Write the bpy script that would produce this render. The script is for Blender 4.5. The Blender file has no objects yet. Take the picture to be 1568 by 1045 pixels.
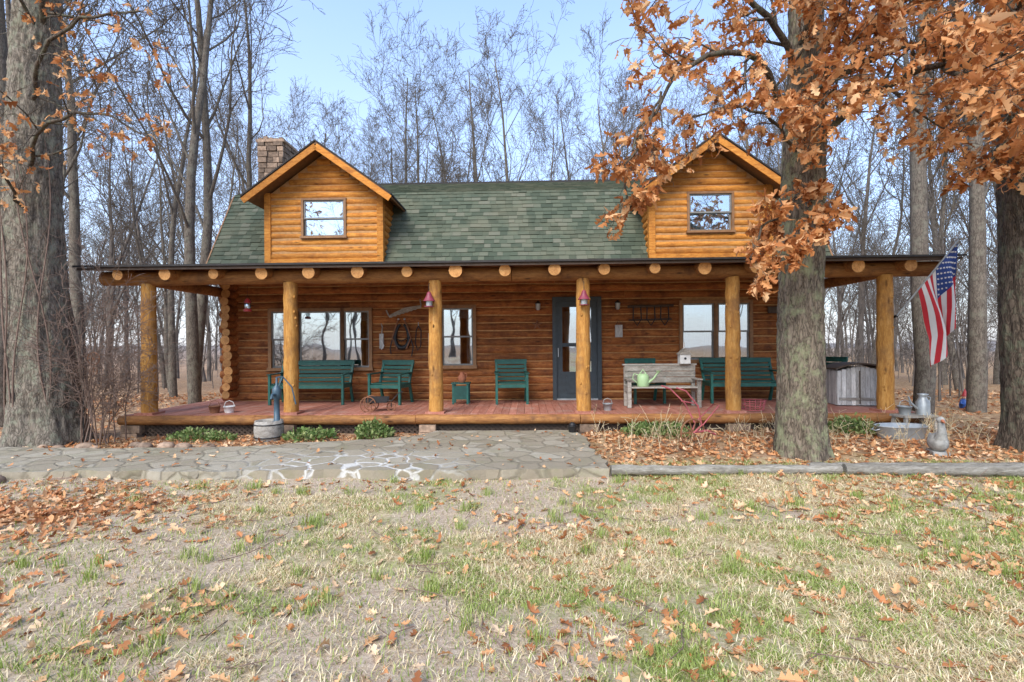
import bpy, math, random
import numpy as np
from mathutils import Vector, Matrix
random.seed(7)
sc=bpy.context.scene
col=sc.collection
R=math.radians

# ------------------------------------------------------------------ noise
_tab=np.random.RandomState(5).rand(256,256)
def vnoise(x,y,seed=0):
    x=np.asarray(x,float)+seed*17.3; y=np.asarray(y,float)+seed*9.7
    xi=np.floor(x).astype(int); yi=np.floor(y).astype(int)
    fx=x-xi; fy=y-yi; fx=fx*fx*(3-2*fx); fy=fy*fy*(3-2*fy)
    a=_tab[xi%256,yi%256]; b=_tab[(xi+1)%256,yi%256]; c=_tab[xi%256,(yi+1)%256]; d=_tab[(xi+1)%256,(yi+1)%256]
    return a*(1-fx)*(1-fy)+b*fx*(1-fy)+c*(1-fx)*fy+d*fx*fy
def fbm(x,y,o=4,seed=0):
    s=0;a=.5;t=0
    for i in range(o):
        s=s+a*vnoise(x*2**i,y*2**i,seed+i*3); t+=a; a*=.5
    return s/t
def sstep(x,a,b):
    t=np.clip((x-a)/(b-a),0,1); return t*t*(3-2*t)

# ------------------------------------------------------------------ materials
def newmat(name):
    m=bpy.data.materials.new(name); m.use_nodes=True
    nt=m.node_tree; nt.nodes.clear()
    o=nt.nodes.new('ShaderNodeOutputMaterial'); b=nt.nodes.new('ShaderNodeBsdfPrincipled')
    nt.links.new(b.outputs[0],o.inputs[0]); return m,nt,b,o
def N(nt,t,**k):
    n=nt.nodes.new(t)
    for a,v in k.items(): setattr(n,a,v)
    return n
def ramp(nt,fac,stops):
    r=N(nt,'ShaderNodeValToRGB'); e=r.color_ramp.elements
    while len(e)<len(stops): e.new(.5)
    for i,(p,c) in enumerate(stops):
        e[i].position=p; e[i].color=(*c,1)
    nt.links.new(fac,r.inputs[0]); return r.outputs[0]
def mixc(nt,fac,a,b,mode='MIX'):
    m=N(nt,'ShaderNodeMix',data_type='RGBA',blend_type=mode)
    for s,v in ((m.inputs[0],fac),(m.inputs[6],a),(m.inputs[7],b)):
        if isinstance(v,(int,float)): s.default_value=v
        elif isinstance(v,tuple): s.default_value=(*v,1)
        else: nt.links.new(v,s)
    return m.outputs[2]
def mth(nt,op,a,b=0.,clamp=False):
    m=N(nt,'ShaderNodeMath',operation=op); m.use_clamp=clamp
    for s,v in ((m.inputs[0],a),(m.inputs[1],b)):
        if isinstance(v,(int,float)): s.default_value=v
        else: nt.links.new(v,s)
    return m.outputs[0]
def coords(nt,scale=(1,1,1)):
    tc=N(nt,'ShaderNodeTexCoord'); mp=N(nt,'ShaderNodeMapping'); mp.inputs['Scale'].default_value=scale
    nt.links.new(tc.outputs['Object'],mp.inputs[0]); return mp.outputs[0]
def noise(nt,vec,scale,detail=4,rough=.55):
    n=N(nt,'ShaderNodeTexNoise'); n.inputs['Scale'].default_value=scale; n.inputs['Detail'].default_value=detail; n.inputs['Roughness'].default_value=rough
    nt.links.new(vec,n.inputs['Vector']); return n.outputs[0]
def bump(nt,b,h,st=.4,dist=.02):
    n=N(nt,'ShaderNodeBump'); n.inputs['Strength'].default_value=st; n.inputs['Distance'].default_value=dist
    nt.links.new(h,n.inputs['Height']); nt.links.new(n.outputs[0],b.inputs['Normal'])
def island(nt):
    return N(nt,'ShaderNodeNewGeometry').outputs['Random Per Island']
def wood(name,dark,mid,light,scale,rough=.75,st=.4,isl=.35,knots=True,weather=None,k=1.,wlo=.5):
    dark,mid,light=[tuple(a*k for a in c) for c in(dark,mid,light)]
    m,nt,b,o=newmat(name)
    v=coords(nt,scale); ir=island(nt)
    addv=N(nt,'ShaderNodeVectorMath',operation='ADD'); cmb=N(nt,'ShaderNodeCombineXYZ')
    s=mth(nt,'MULTIPLY',ir,37.)
    for i in range(3): nt.links.new(s,cmb.inputs[i])
    nt.links.new(v,addv.inputs[0]); nt.links.new(cmb.outputs[0],addv.inputs[1]); v=addv.outputs[0]
    n1=noise(nt,v,2.2,7,.7); n2=noise(nt,v,11.,4,.7)
    f=mth(nt,'ADD',mth(nt,'MULTIPLY',n1,.6),mth(nt,'MULTIPLY',n2,.4))
    c=ramp(nt,f,[(.36,dark),(.5,mid),(.64,light)])
    if weather:
        w=noise(nt,coords(nt),2.4,7,.72)
        c=mixc(nt,ramp(nt,w,[(wlo,(0,0,0)),(wlo+.17,(.8,.8,.8))]),c,weather)
    if knots:
        vv=coords(nt,tuple(max(.8,a*.3) for a in scale))
        a2=N(nt,'ShaderNodeVectorMath',operation='ADD'); nt.links.new(vv,a2.inputs[0]); nt.links.new(cmb.outputs[0],a2.inputs[1])
        vo=N(nt,'ShaderNodeTexVoronoi'); vo.inputs['Scale'].default_value=2.6; nt.links.new(a2.outputs[0],vo.inputs['Vector'])
        kk=ramp(nt,vo.outputs['Distance'],[(.06,(.85,.85,.85)),(.17,(0,0,0))])
        c=mixc(nt,kk,c,tuple(a*.35 for a in dark))
    hv=N(nt,'ShaderNodeHueSaturation')
    nt.links.new(mth(nt,'ADD',mth(nt,'MULTIPLY',ir,isl*2),1-isl),hv.inputs['Value']); nt.links.new(c,hv.inputs['Color'])
    nt.links.new(hv.outputs[0],b.inputs['Base Color']); b.inputs['Roughness'].default_value=rough; b.inputs['Specular IOR Level'].default_value=.3
    bump(nt,b,f,st,.025); return m
def plain(name,c,rough=.5,metal=0,var=.25,sc_=12.,st=.15,isl=0.):
    m,nt,b,o=newmat(name)
    n=noise(nt,coords(nt),sc_,5,.6)
    cc=ramp(nt,n,[(.3,tuple(a*(1-var) for a in c)),(.7,tuple(min(1,a*(1+var)) for a in c))])
    if isl:
        hv=N(nt,'ShaderNodeHueSaturation'); ir=island(nt)
        nt.links.new(mth(nt,'ADD',mth(nt,'MULTIPLY',ir,isl*2),1-isl),hv.inputs['Value']); nt.links.new(cc,hv.inputs['Color']); cc=hv.outputs[0]
    nt.links.new(cc,b.inputs['Base Color']); b.inputs['Roughness'].default_value=rough; b.inputs['Metallic'].default_value=metal
    bump(nt,b,n,st,.01); return m
def leafmat(name,stops,trans=.3):
    m,nt,b,o=newmat(name)
    c=ramp(nt,island(nt),stops)
    nt.links.new(c,b.inputs['Base Color']); b.inputs['Roughness'].default_value=.65; b.inputs['Specular IOR Level'].default_value=.25
    t=N(nt,'ShaderNodeBsdfTranslucent'); nt.links.new(c,t.inputs[0])
    mx=N(nt,'ShaderNodeMixShader'); mx.inputs[0].default_value=trans
    nt.links.new(b.outputs[0],mx.inputs[1]); nt.links.new(t.outputs[0],mx.inputs[2]); nt.links.new(mx.outputs[0],o.inputs[0]); return m
def bark(name,dark,light,lichen=None,k=1.,st=.8,lo=.5):
    m,nt,b,o=newmat(name)
    v=coords(nt,(9*k,9*k,2.2*k)); n=noise(nt,v,1.8,8,.75)
    vo=N(nt,'ShaderNodeTexVoronoi',feature='DISTANCE_TO_EDGE'); vo.inputs['Scale'].default_value=2.4
    ds=N(nt,'ShaderNodeVectorMath',operation='MULTIPLY_ADD'); ds.inputs[1].default_value=(1.6,1.6,1.6)
    nn=N(nt,'ShaderNodeTexNoise'); nn.inputs['Scale'].default_value=1.7; nn.inputs['Detail'].default_value=4; nt.links.new(v,nn.inputs['Vector']); nt.links.new(nn.outputs['Color'],ds.inputs[0]); nt.links.new(v,ds.inputs[2]); nt.links.new(ds.outputs[0],vo.inputs['Vector'])
    f=mth(nt,'ADD',mth(nt,'MULTIPLY',n,.75),mth(nt,'MULTIPLY',mth(nt,'MINIMUM',vo.outputs['Distance'],.2),1.2))
    c=ramp(nt,f,[(.3,dark),(.68,light)])
    if lichen:
        w=noise(nt,coords(nt),5.5,7,.72)
        c=mixc(nt,ramp(nt,w,[(lo,(0,0,0)),(lo+.12,(.75,.75,.75))]),c,lichen)
    nt.links.new(c,b.inputs['Base Color']); b.inputs['Roughness'].default_value=.9; b.inputs['Specular IOR Level'].default_value=.2
    bump(nt,b,f,st,.03); return m
def simple(name,c,c2):
    m,nt,b,o=newmat(name); n=noise(nt,coords(nt,(3,3,.8)),2.,2,.6)
    nt.links.new(ramp(nt,n,[(.35,c),(.65,c2)]),b.inputs['Base Color']); b.inputs['Roughness'].default_value=.95; b.inputs['Specular IOR Level'].default_value=.1; return m

M={}
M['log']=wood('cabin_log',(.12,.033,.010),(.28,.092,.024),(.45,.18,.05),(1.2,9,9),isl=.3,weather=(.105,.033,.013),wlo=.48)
M['logend']=wood('log_end',(.32,.13,.045),(.54,.26,.085),(.66,.36,.14),(5,5,5),isl=.25,knots=False)
M['chink']=plain('chinking',(.44,.23,.09),.9)
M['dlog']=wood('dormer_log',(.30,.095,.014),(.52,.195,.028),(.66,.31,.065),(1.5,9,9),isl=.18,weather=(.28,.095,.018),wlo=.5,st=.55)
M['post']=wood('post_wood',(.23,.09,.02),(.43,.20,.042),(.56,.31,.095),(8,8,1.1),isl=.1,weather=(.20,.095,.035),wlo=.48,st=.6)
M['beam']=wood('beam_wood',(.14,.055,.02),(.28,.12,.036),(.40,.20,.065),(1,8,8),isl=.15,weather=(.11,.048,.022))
M['dark']=plain('dark_board',(.07,.045,.03),.8)
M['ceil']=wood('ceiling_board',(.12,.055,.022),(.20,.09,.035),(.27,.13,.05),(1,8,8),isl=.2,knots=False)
M['deck']=wood('deck_paint',(.26,.085,.055),(.38,.15,.10),(.48,.25,.19),(9,1,9),rough=.6,isl=.16,knots=False,st=.15,weather=(.42,.31,.25),wlo=.54)
M['roofedge']=plain('roof_edge',(.035,.03,.027),.9)
M['stone']=plain('chimney_stone',(.25,.17,.115),.9,var=.5,isl=.5,st=.5)
M['mortar']=plain('mortar',(.3,.27,.23),.9)
M['frame']=plain('window_casing',(.25,.12,.045),.6,isl=.15)
M['sash']=plain('window_sash',(.20,.19,.17),.5)
M['door']=plain('door_paint',(.030,.042,.050),.45)
M['green']=plain('green_paint',(.012,.085,.066),.5,isl=.3)
M['grey']=wood('weathered_wood',(.15,.13,.105),(.29,.26,.22),(.42,.39,.34),(2,7,7),isl=.25,knots=False)
M['lgrey']=wood('pale_weathered_board',(.25,.24,.22),(.45,.43,.40),(.6,.58,.54),(7,7,1.5),isl=.25,knots=False)
M['timber']=wood('old_timber',(.11,.095,.075),(.25,.225,.18),(.40,.37,.32),(2,12,12),isl=.2,knots=False,st=.9)
M['iron']=plain('black_iron',(.03,.028,.028),.5,.5)
M['pump']=plain('pump_paint',(.05,.09,.12),.45)
M['galv']=plain('galvanized',(.36,.38,.38),.45,.4,sc_=6)
M['red']=plain('red_paint',(.40,.035,.035),.5)
M['faded']=plain('faded_red_paint',(.40,.09,.10),.7)
M['purple']=plain('bell_paint',(.22,.035,.06),.5)
M['rust']=plain('rust',(.20,.085,.04),.85)
M['white']=plain('white_paint',(.62,.61,.58),.6,var=.15)
M['lime']=plain('watering_can_paint',(.36,.52,.27),.5,var=.1)
M['conc']=plain('statue_stone',(.28,.27,.245),.9,var=.4)
M['curtain']=plain('curtain',(.62,.62,.60),.9,var=.08)
M['inside']=plain('interior',(.10,.08,.06),.9)
M['terracotta']=plain('terracotta',(.34,.12,.06),.8)
M['blue']=plain('blue_paint',(.03,.10,.35),.5)
M['skin']=plain('gnome_face',(.6,.35,.25),.6)
M['bark']=bark('oak_bark',(.045,.033,.023),(.235,.185,.135),(.25,.26,.145),lo=.49)
M['barkL']=bark('grey_oak_bark',(.05,.04,.03),(.26,.215,.165),(.24,.24,.17),lo=.5)
M['bark2']=bark('dark_oak_bark',(.025,.019,.014),(.15,.115,.085),(.14,.145,.095))
M['bgbark']=bark('forest_bark',(.055,.044,.034),(.20,.165,.13),(.20,.185,.14),k=1.2,st=.4)
M['farbark_hazed']=simple('far_bark_hazed',(.095,.08,.068),(.20,.17,.145))  # distance haze put into the colour: paler bark for the far tree layers
M['oakleaf']=leafmat('dry_oak_leaf',[(0,(.26,.085,.025)),(.3,(.50,.19,.06)),(.65,(.69,.33,.125)),(1,(.82,.52,.27))],.38)
M['gleaf']=leafmat('fallen_leaf',[(0,(.22,.075,.026)),(.35,(.47,.19,.07)),(.7,(.60,.33,.15)),(1,(.74,.52,.32))],.12)
M['grassg']=leafmat('green_grass',[(0,(.16,.23,.04)),(.5,(.31,.38,.09)),(1,(.54,.56,.22))],.3)
M['grassd']=leafmat('straw_grass',[(0,(.40,.29,.15)),(.5,(.70,.55,.32)),(1,(.90,.78,.53))],.2)
M['shrub']=leafmat('shrub_leaf',[(0,(.06,.11,.025)),(.5,(.14,.21,.055)),(1,(.34,.36,.15))],.2)
M['twig']=plain('twig',(.17,.11,.08),.9)
def shingle_mat():
    m,nt,b,o=newmat('green_shingle')
    c=ramp(nt,island(nt),[(0,(.06,.073,.05)),(.4,(.088,.105,.072)),(.75,(.12,.135,.092)),(1,(.175,.172,.125))])
    n=noise(nt,coords(nt),60,3,.7); n2=noise(nt,coords(nt),1.2,6,.65)
    c=mixc(nt,mth(nt,'MULTIPLY',n,.5),c,(.038,.047,.034))
    c=mixc(nt,ramp(nt,n2,[(.45,(0,0,0)),(.7,(.6,.6,.6))]),c,(.15,.14,.092))
    nt.links.new(c,b.inputs['Base Color']); b.inputs['Roughness'].default_value=.9; b.inputs['Specular IOR Level'].default_value=.1
    bump(nt,b,n,.4,.006); return m
M['shingle']=shingle_mat()
def glassm():
    m=bpy.data.materials.new('window_glass'); m.use_nodes=True; nt=m.node_tree; nt.nodes.clear()
    o=N(nt,'ShaderNodeOutputMaterial'); t=N(nt,'ShaderNodeBsdfTransparent'); t.inputs[0].default_value=(.8,.85,.85,1)
    g=N(nt,'ShaderNodeBsdfGlossy'); g.inputs['Roughness'].default_value=.015; g.inputs[0].default_value=(.80,.85,.90,1)
    x=N(nt,'ShaderNodeMixShader'); x.inputs[0].default_value=.5
    n=noise(nt,coords(nt),1.5,1); bp=N(nt,'ShaderNodeBump'); bp.inputs['Strength'].default_value=.08; bp.inputs['Distance'].default_value=.05
    nt.links.new(n,bp.inputs['Height']); nt.links.new(bp.outputs[0],g.inputs['Normal'])
    nt.links.new(t.outputs[0],x.inputs[1]); nt.links.new(g.outputs[0],x.inputs[2]); nt.links.new(x.outputs[0],o.inputs[0]); return m
M['glass']=glassm()

# ------------------------------------------------------------------ mesh builder
class MB:
    def __init__(s): s.v=[];s.f=[];s.m=[];s.s=[];s.used=[]
    def mi(s,k):
        if k not in s.used: s.used.append(k)
        return s.used.index(k)
    def add(s,vs,fs,k,sm=False):
        b=len(s.v); s.v.extend([tuple(p) for p in vs]); i=s.mi(k)
        for f in fs: s.f.append(tuple(q+b for q in f)); s.m.append(i); s.s.append(sm)
    def box(s,x0,x1,y0,y1,z0,z1,k):
        v=[(x,y,z) for x in(x0,x1) for y in(y0,y1) for z in(z0,z1)]
        s.add(v,[(0,1,3,2),(4,6,7,5),(0,4,5,1),(2,3,7,6),(0,2,6,4),(1,5,7,3)],k)
    def beam(s,p0,p1,w,h,k,up=(0,0,1)):
        p0=Vector(p0);p1=Vector(p1);d=(p1-p0).normalized();u=Vector(up)
        if abs(d.dot(u))>.95:u=Vector((0,1,0))
        a=d.cross(u).normalized();b=a.cross(d).normalized()
        v=[p+a*(w/2*i)+b*(h/2*j) for p in(p0,p1) for i in(-1,1) for j in(-1,1)]
        s.add(v,[(0,1,3,2),(4,6,7,5),(0,4,5,1),(2,3,7,6),(0,2,6,4),(1,5,7,3)],k)
    def tube(s,pts,rad,n,k,capk=None,closed=False,jit=0,squash=1):
        P=[Vector(p) for p in pts]; L=len(P)
        if isinstance(rad,(int,float)): rad=[rad]*L
        rings=[]
        pa=None
        for i,p in enumerate(P):
            if closed: t=(P[(i+1)%L]-P[i-1]).normalized()
            else: t=(P[min(i+1,L-1)]-P[max(i-1,0)]).normalized()
            if pa is None:
                u=Vector((0,0,1)) if abs(t.z)<.9 else Vector((0,1,0))
                a=t.cross(u).normalized()
            else: a=(pa-t*pa.dot(t)).normalized()
            pa=a; b=t.cross(a)
            rr=rad[i]*(1+random.uniform(-jit,jit))
            rings.append([p+a*(rr*math.cos(2*math.pi*j/n))+b*(rr*math.sin(2*math.pi*j/n)*squash) for j in range(n)])
        v=[q for r in rings for q in r]; f=[]
        for i in range(L if closed else L-1):
            i2=(i+1)%L
            for j in range(n): f.append((i*n+j,i*n+(j+1)%n,i2*n+(j+1)%n,i2*n+j))
        s.add(v,f,k,True)
        if not closed:
            ck=capk or k
            s.add(rings[0],[tuple(range(n))[::-1]],ck); s.add(rings[-1],[tuple(range(n))],ck)
    def lathe(s,c,prof,n,k,sm=True,sx=1,sy=1):
        c=Vector(c);v=[];f=[]
        for r,z in prof:
            for j in range(n): v.append(c+Vector((r*sx*math.cos(2*math.pi*j/n),r*sy*math.sin(2*math.pi*j/n),z)))
        for i in range(len(prof)-1):
            for j in range(n): f.append((i*n+j,i*n+(j+1)%n,(i+1)*n+(j+1)%n,(i+1)*n+j))
        s.add(v,f,k,sm)
        if prof[0][0]>.002:s.add(v[:n],[tuple(range(n))[::-1]],k)
        if prof[-1][0]>.002:s.add(v[-n:],[tuple(range(n))],k)
    def ball(s,c,r,k,n=12,sx=1,sy=1,sz=1):
        s.lathe(c,[(max(.001,r*math.sin(math.pi*i/8)),-r*sz*math.cos(math.pi*i/8)) for i in range(9)],n,k,True,sx,sy)
    def obj(s,name,parent=None,loc=(0,0,0),rz=0,bev=0):
        me=bpy.data.meshes.new(name); me.from_pydata(s.v,[],s.f)
        for k in s.used: me.materials.append(M[k])
        me.polygons.foreach_set('material_index',s.m); me.polygons.foreach_set('use_smooth',s.s); me.update()
        o=bpy.data.objects.new(name,me); col.objects.link(o); o.location=loc; o.rotation_euler=(0,0,rz)
        if parent: o.parent=parent
        if bev:
            md=o.modifiers.new('b','BEVEL'); md.width=bev; md.segments=1; md.limit_method='ANGLE'
        return o
def npmesh(name,V,F,mats,mi=None,smooth=False,parent=None):
    me=bpy.data.meshes.new(name); V=np.ascontiguousarray(V,dtype=np.float32)
    me.vertices.add(len(V)); me.vertices.foreach_set('co',V.ravel())
    k=F.shape[1]; me.loops.add(F.size); me.loops.foreach_set('vertex_index',F.astype(np.int32).ravel())
    me.polygons.add(len(F)); me.polygons.foreach_set('loop_start',np.arange(0,F.size,k,dtype=np.int32)); me.polygons.foreach_set('loop_total',np.full(len(F),k,dtype=np.int32))
    for m in mats: me.materials.append(M[m] if isinstance(m,str) else m)
    if mi is not None: me.polygons.foreach_set('material_index',mi.astype(np.int32))
    me.polygons.foreach_set('use_smooth',np.full(len(F),smooth)); me.update(calc_edges=True)
    o=bpy.data.objects.new(name,me); col.objects.link(o)
    if parent: o.parent=parent
    return o
def empty(name,loc=(0,0,0),rz=0):
    e=bpy.data.objects.new(name,None); col.objects.link(e); e.location=loc; e.rotation_euler=(0,0,rz); return e

YAW=R(-1.7); HO=Vector((0,9,0))
def H(x,y,z=0): return HO+Matrix.Rotation(YAW,3,'Z')@Vector((x,y,z))

# ------------------------------------------------------------------ ground
def gz(x,y):
    x=np.asarray(x,float);y=np.asarray(y,float)
    z=-.03*np.clip(y-13,0,50)-.02*np.clip(np.abs(x)-11,0,40)
    z=z+.06*sstep(y,6.0,6.6)*(1-sstep(y,9,11))*sstep(x,1.0,1.4)*(1-sstep(x,7,9))
    hh=(1-sstep(y,9,10)*(1-sstep(np.abs(x),7,9)))
    z=z+(fbm(x*.5,y*.5,3,1)-.5)*.10*hh+(fbm(x*4,y*4,3,2)-.5)*.03
    r=np.hypot(x,y); z=z+sstep(r,60,260)*(3.2+9*(fbm(x*.012,y*.012,3,8)-.5))
    return z-.02
xs=np.concatenate([-np.geomspace(600,9.2,60),np.arange(-9,9.01,.075),np.geomspace(9.2,600,60)])
ys=np.concatenate([-np.geomspace(400,1,40),np.arange(-.8,10,.075),np.geomspace(10.1,700,80)])
X,Y=np.meshgrid(xs,ys); Z=gz(X,Y)
V=np.stack([X,Y,Z],-1).reshape(-1,3); nx=len(xs);ny=len(ys)
i,j=np.meshgrid(np.arange(nx-1),np.arange(ny-1)); b0=(j*nx+i).ravel()
F=np.stack([b0,b0+1,b0+nx+1,b0+nx],1)
def masks(x,y):
    n=fbm(x*1.1,y*1.3,4,20); g=.75*sstep(n,.46,.62)
    g=g*(1-.8*sstep(-x,.5,2.6))
    g=np.clip(g+.45*sstep(x,0,2.5)*sstep(fbm(x*2,y*2,3,25),.42,.62),0,1)
    d=sstep(fbm(x*.8,y*.9,4,31)+.20*sstep(-x,.2,2.6)-.05*sstep(x,1,4),.48,.60)
    d=np.maximum(d,.5*sstep(y,5.4,6.2)*(1-sstep(x,1,2)))
    l=sstep(y,6.0,6.8)*.9; l=np.maximum(l,sstep(np.abs(x),8,11)); l=np.maximum(l,.8*sstep(-x-.4*(y-3),3.2,4.2)*sstep(fbm(x*1.2,y*1.2,3,41),.42,.6))
    l=np.maximum(l,.5*sstep(fbm(x*1.1,y*1.1,4,47),.60,.72))
    return g,d,l
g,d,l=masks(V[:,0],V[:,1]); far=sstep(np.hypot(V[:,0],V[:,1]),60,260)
def gmat():
    m,nt,b,o=newmat('lawn_ground')
    a=N(nt,'ShaderNodeAttribute',attribute_name='gm'); sp=N(nt,'ShaderNodeSeparateColor'); nt.links.new(a.outputs['Color'],sp.inputs[0])
    v=coords(nt); n1=noise(nt,v,3,6,.7); n2=noise(nt,v,38,5,.8); n3=noise(nt,v,170,3,.7); n4=noise(nt,v,11,5,.7)
    c=ramp(nt,n2,[(.34,(.22,.155,.08)),(.5,(.52,.40,.235)),(.66,(.76,.64,.42))])
    c=mixc(nt,mth(nt,'MULTIPLY',sp.outputs[1],ramp(nt,n4,[(.3,(.5,.5,.5)),(.6,(1,1,1))])),c,ramp(nt,n2,[(.34,(.34,.24,.165)),(.66,(.64,.51,.385))]))
    gf=mth(nt,'MULTIPLY',sp.outputs[0],ramp(nt,n4,[(.38,(0,0,0)),(.6,(.8,.8,.8))]))
    c=mixc(nt,gf,c,ramp(nt,n3,[(.3,(.14,.17,.04)),(.7,(.36,.40,.11))]))
    lf=mth(nt,'MULTIPLY',sp.outputs[2],ramp(nt,n1,[(.3,(.55,.55,.55)),(.6,(1,1,1))]))
    vo=N(nt,'ShaderNodeTexVoronoi'); vo.inputs['Scale'].default_value=13; nt.links.new(v,vo.inputs['Vector']); sv=N(nt,'ShaderNodeSeparateColor'); nt.links.new(vo.outputs['Color'],sv.inputs[0])
    c=mixc(nt,lf,c,ramp(nt,sv.outputs[0],[(0,(.15,.075,.04)),(.4,(.31,.16,.08)),(.75,(.44,.25,.125)),(1,(.53,.37,.22))]))
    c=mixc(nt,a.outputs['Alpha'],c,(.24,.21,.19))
    nt.links.new(c,b.inputs['Base Color']); b.inputs['Roughness'].default_value=.95; b.inputs['Specular IOR Level'].default_value=.15
    h=mth(nt,'ADD',n2,mth(nt,'MULTIPLY',n3,.5)); bump(nt,b,h,.75,.025); return m
gm=gmat()
ground=npmesh('ground',V,F,[gm],smooth=True)
at=ground.data.color_attributes.new('gm','FLOAT_COLOR','POINT'); at.data.foreach_set('color',np.stack([g,d,l,far],1).astype(np.float32).ravel())

# ------------------------------------------------------------------ stone path
def pathmat():
    m,nt,b,o=newmat('flagstone')
    v=coords(nt); nn=N(nt,'ShaderNodeTexNoise'); nn.inputs['Scale'].default_value=2.4; nn.inputs['Detail'].default_value=3; nt.links.new(v,nn.inputs['Vector'])
    ds=N(nt,'ShaderNodeVectorMath',operation='MULTIPLY_ADD'); nt.links.new(nn.outputs['Color'],ds.inputs[0]); ds.inputs[1].default_value=(.3,.3,0); nt.links.new(v,ds.inputs[2])
    vo=N(nt,'ShaderNodeTexVoronoi',feature='DISTANCE_TO_EDGE'); vc=N(nt,'ShaderNodeTexVoronoi')
    for q in(vo,vc): q.inputs['Scale'].default_value=3.1; nt.links.new(ds.outputs[0],q.inputs['Vector'])
    sv=N(nt,'ShaderNodeSeparateColor'); nt.links.new(vc.outputs['Color'],sv.inputs[0])
    c=ramp(nt,sv.outputs[0],[(0,(.26,.21,.145)),(.5,(.35,.295,.215)),(1,(.43,.38,.295))])
    n=noise(nt,v,9,7,.75); c=mixc(nt,mth(nt,'MULTIPLY',n,.75),c,(.21,.175,.115))
    moss=noise(nt,v,3.2,6,.75); c=mixc(nt,ramp(nt,moss,[(.5,(0,0,0)),(.66,(.5,.5,.5))]),c,(.21,.20,.10))
    wv=mth(nt,'ADD',vo.outputs['Distance'],mth(nt,'MULTIPLY',mth(nt,'SUBTRACT',n,.5),.10))
    edge=ramp(nt,wv,[(.03,(1,1,1)),(.07,(0,0,0))])
    sx=N(nt,'ShaderNodeSeparateXYZ'); nt.links.new(v,sx.inputs[0])
    def mr(a,b_,s):
        q=N(nt,'ShaderNodeMapRange'); q.inputs[1].default_value=a; q.inputs[2].default_value=b_; nt.links.new(s,q.inputs[0]); return q.outputs[0]
    w=mth(nt,'MULTIPLY',mr(-3.8,-2.7,sx.outputs[0]),mr(-.3,-1.3,sx.outputs[0])); w=mth(nt,'MULTIPLY',w,mr(7.3,6.7,sx.outputs[1]))
    w=mth(nt,'MULTIPLY',w,ramp(nt,noise(nt,v,4,4,.6),[(.34,(.35,.35,.35)),(.48,(1,1,1))]))
    mc=mixc(nt,w,(.15,.125,.08),(.58,.555,.50))
    c=mixc(nt,mth(nt,'MULTIPLY',edge,mth(nt,'ADD',.55,mth(nt,'MULTIPLY',w,.35))),c,mc)
    nt.links.new(c,b.inputs['Base Color']); b.inputs['Roughness'].default_value=.9
    bump(nt,b,mth(nt,'ADD',mth(nt,'MULTIPLY',mth(nt,'MINIMUM',vo.outputs['Distance'],.08),5),mth(nt,'MULTIPLY',n,.6)),.8,.03); return m
M['path']=pathmat()
poly=[(-16,6.1),(-11,5.95),(-7,6.0),(-5.2,6.08),(-3.6,5.98),(-2,6.03),(-.7,5.94),(.4,5.97),(1.12,5.98),(1.2,6.4),(1.12,7.2),(1.18,8.0),(1.1,8.72),(-1.35,8.76),(-1.6,8.3),(-2.3,8.0),(-3.3,7.75),(-3.9,7.5),(-6,7.42),(-8,7.6),(-11,8.2),(-16,8.6)]
pp=[]
for i in range(len(poly)):
    a=poly[i];b=poly[(i+1)%len(poly)]; L=math.hypot(b[0]-a[0],b[1]-a[1]); k=max(1,int(L/.16))
    for q in range(k):
        t=q/k; pp.append((a[0]+(b[0]-a[0])*t+random.uniform(-.035,.035),a[1]+(b[1]-a[1])*t+random.uniform(-.035,.035)))
mb=MB(); n=len(pp)
mb.add([(x,y,.072) for x,y in pp],[tuple(range(n))],'path')
mb.add([(x,y,.072) for x,y in pp]+[(x+random.uniform(-.02,.02),y-.02,-.15) for x,y in pp],[(i,i+n,(i+1)%n+n,(i+1)%n) for i in range(n)],'path')
mb.obj('flagstone_path')
mb=MB()
def rough_log(mb,p0,p1,r,k,ck,n=10,seg=8,jit=.06):
    p0=Vector(p0);p1=Vector(p1)
    pts=[p0.lerp(p1,i/seg)+Vector((0,random.uniform(-.01,.01),random.uniform(-.006,.006))) for i in range(seg+1)]
    mb.tube(pts,[r]*(seg+1),n,k,ck,jit=jit)
rough_log(mb,(1.18,6.0,.045),(3.9,5.93,.05),.06,'timber','timber',9,22,.1)
rough_log(mb,(3.95,5.93,.05),(5.9,5.75,.06),.065,'timber','timber',9,18,.1)
rough_log(mb,(5.95,5.75,.06),(9.5,5.5,.05),.07,'timber','timber',9,24,.1)
rough_log(mb,(3.6,6.06,.05),(6.3,5.95,.06),.055,'timber','timber',9,20,.1)
mb.obj('timber_edging')

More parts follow.
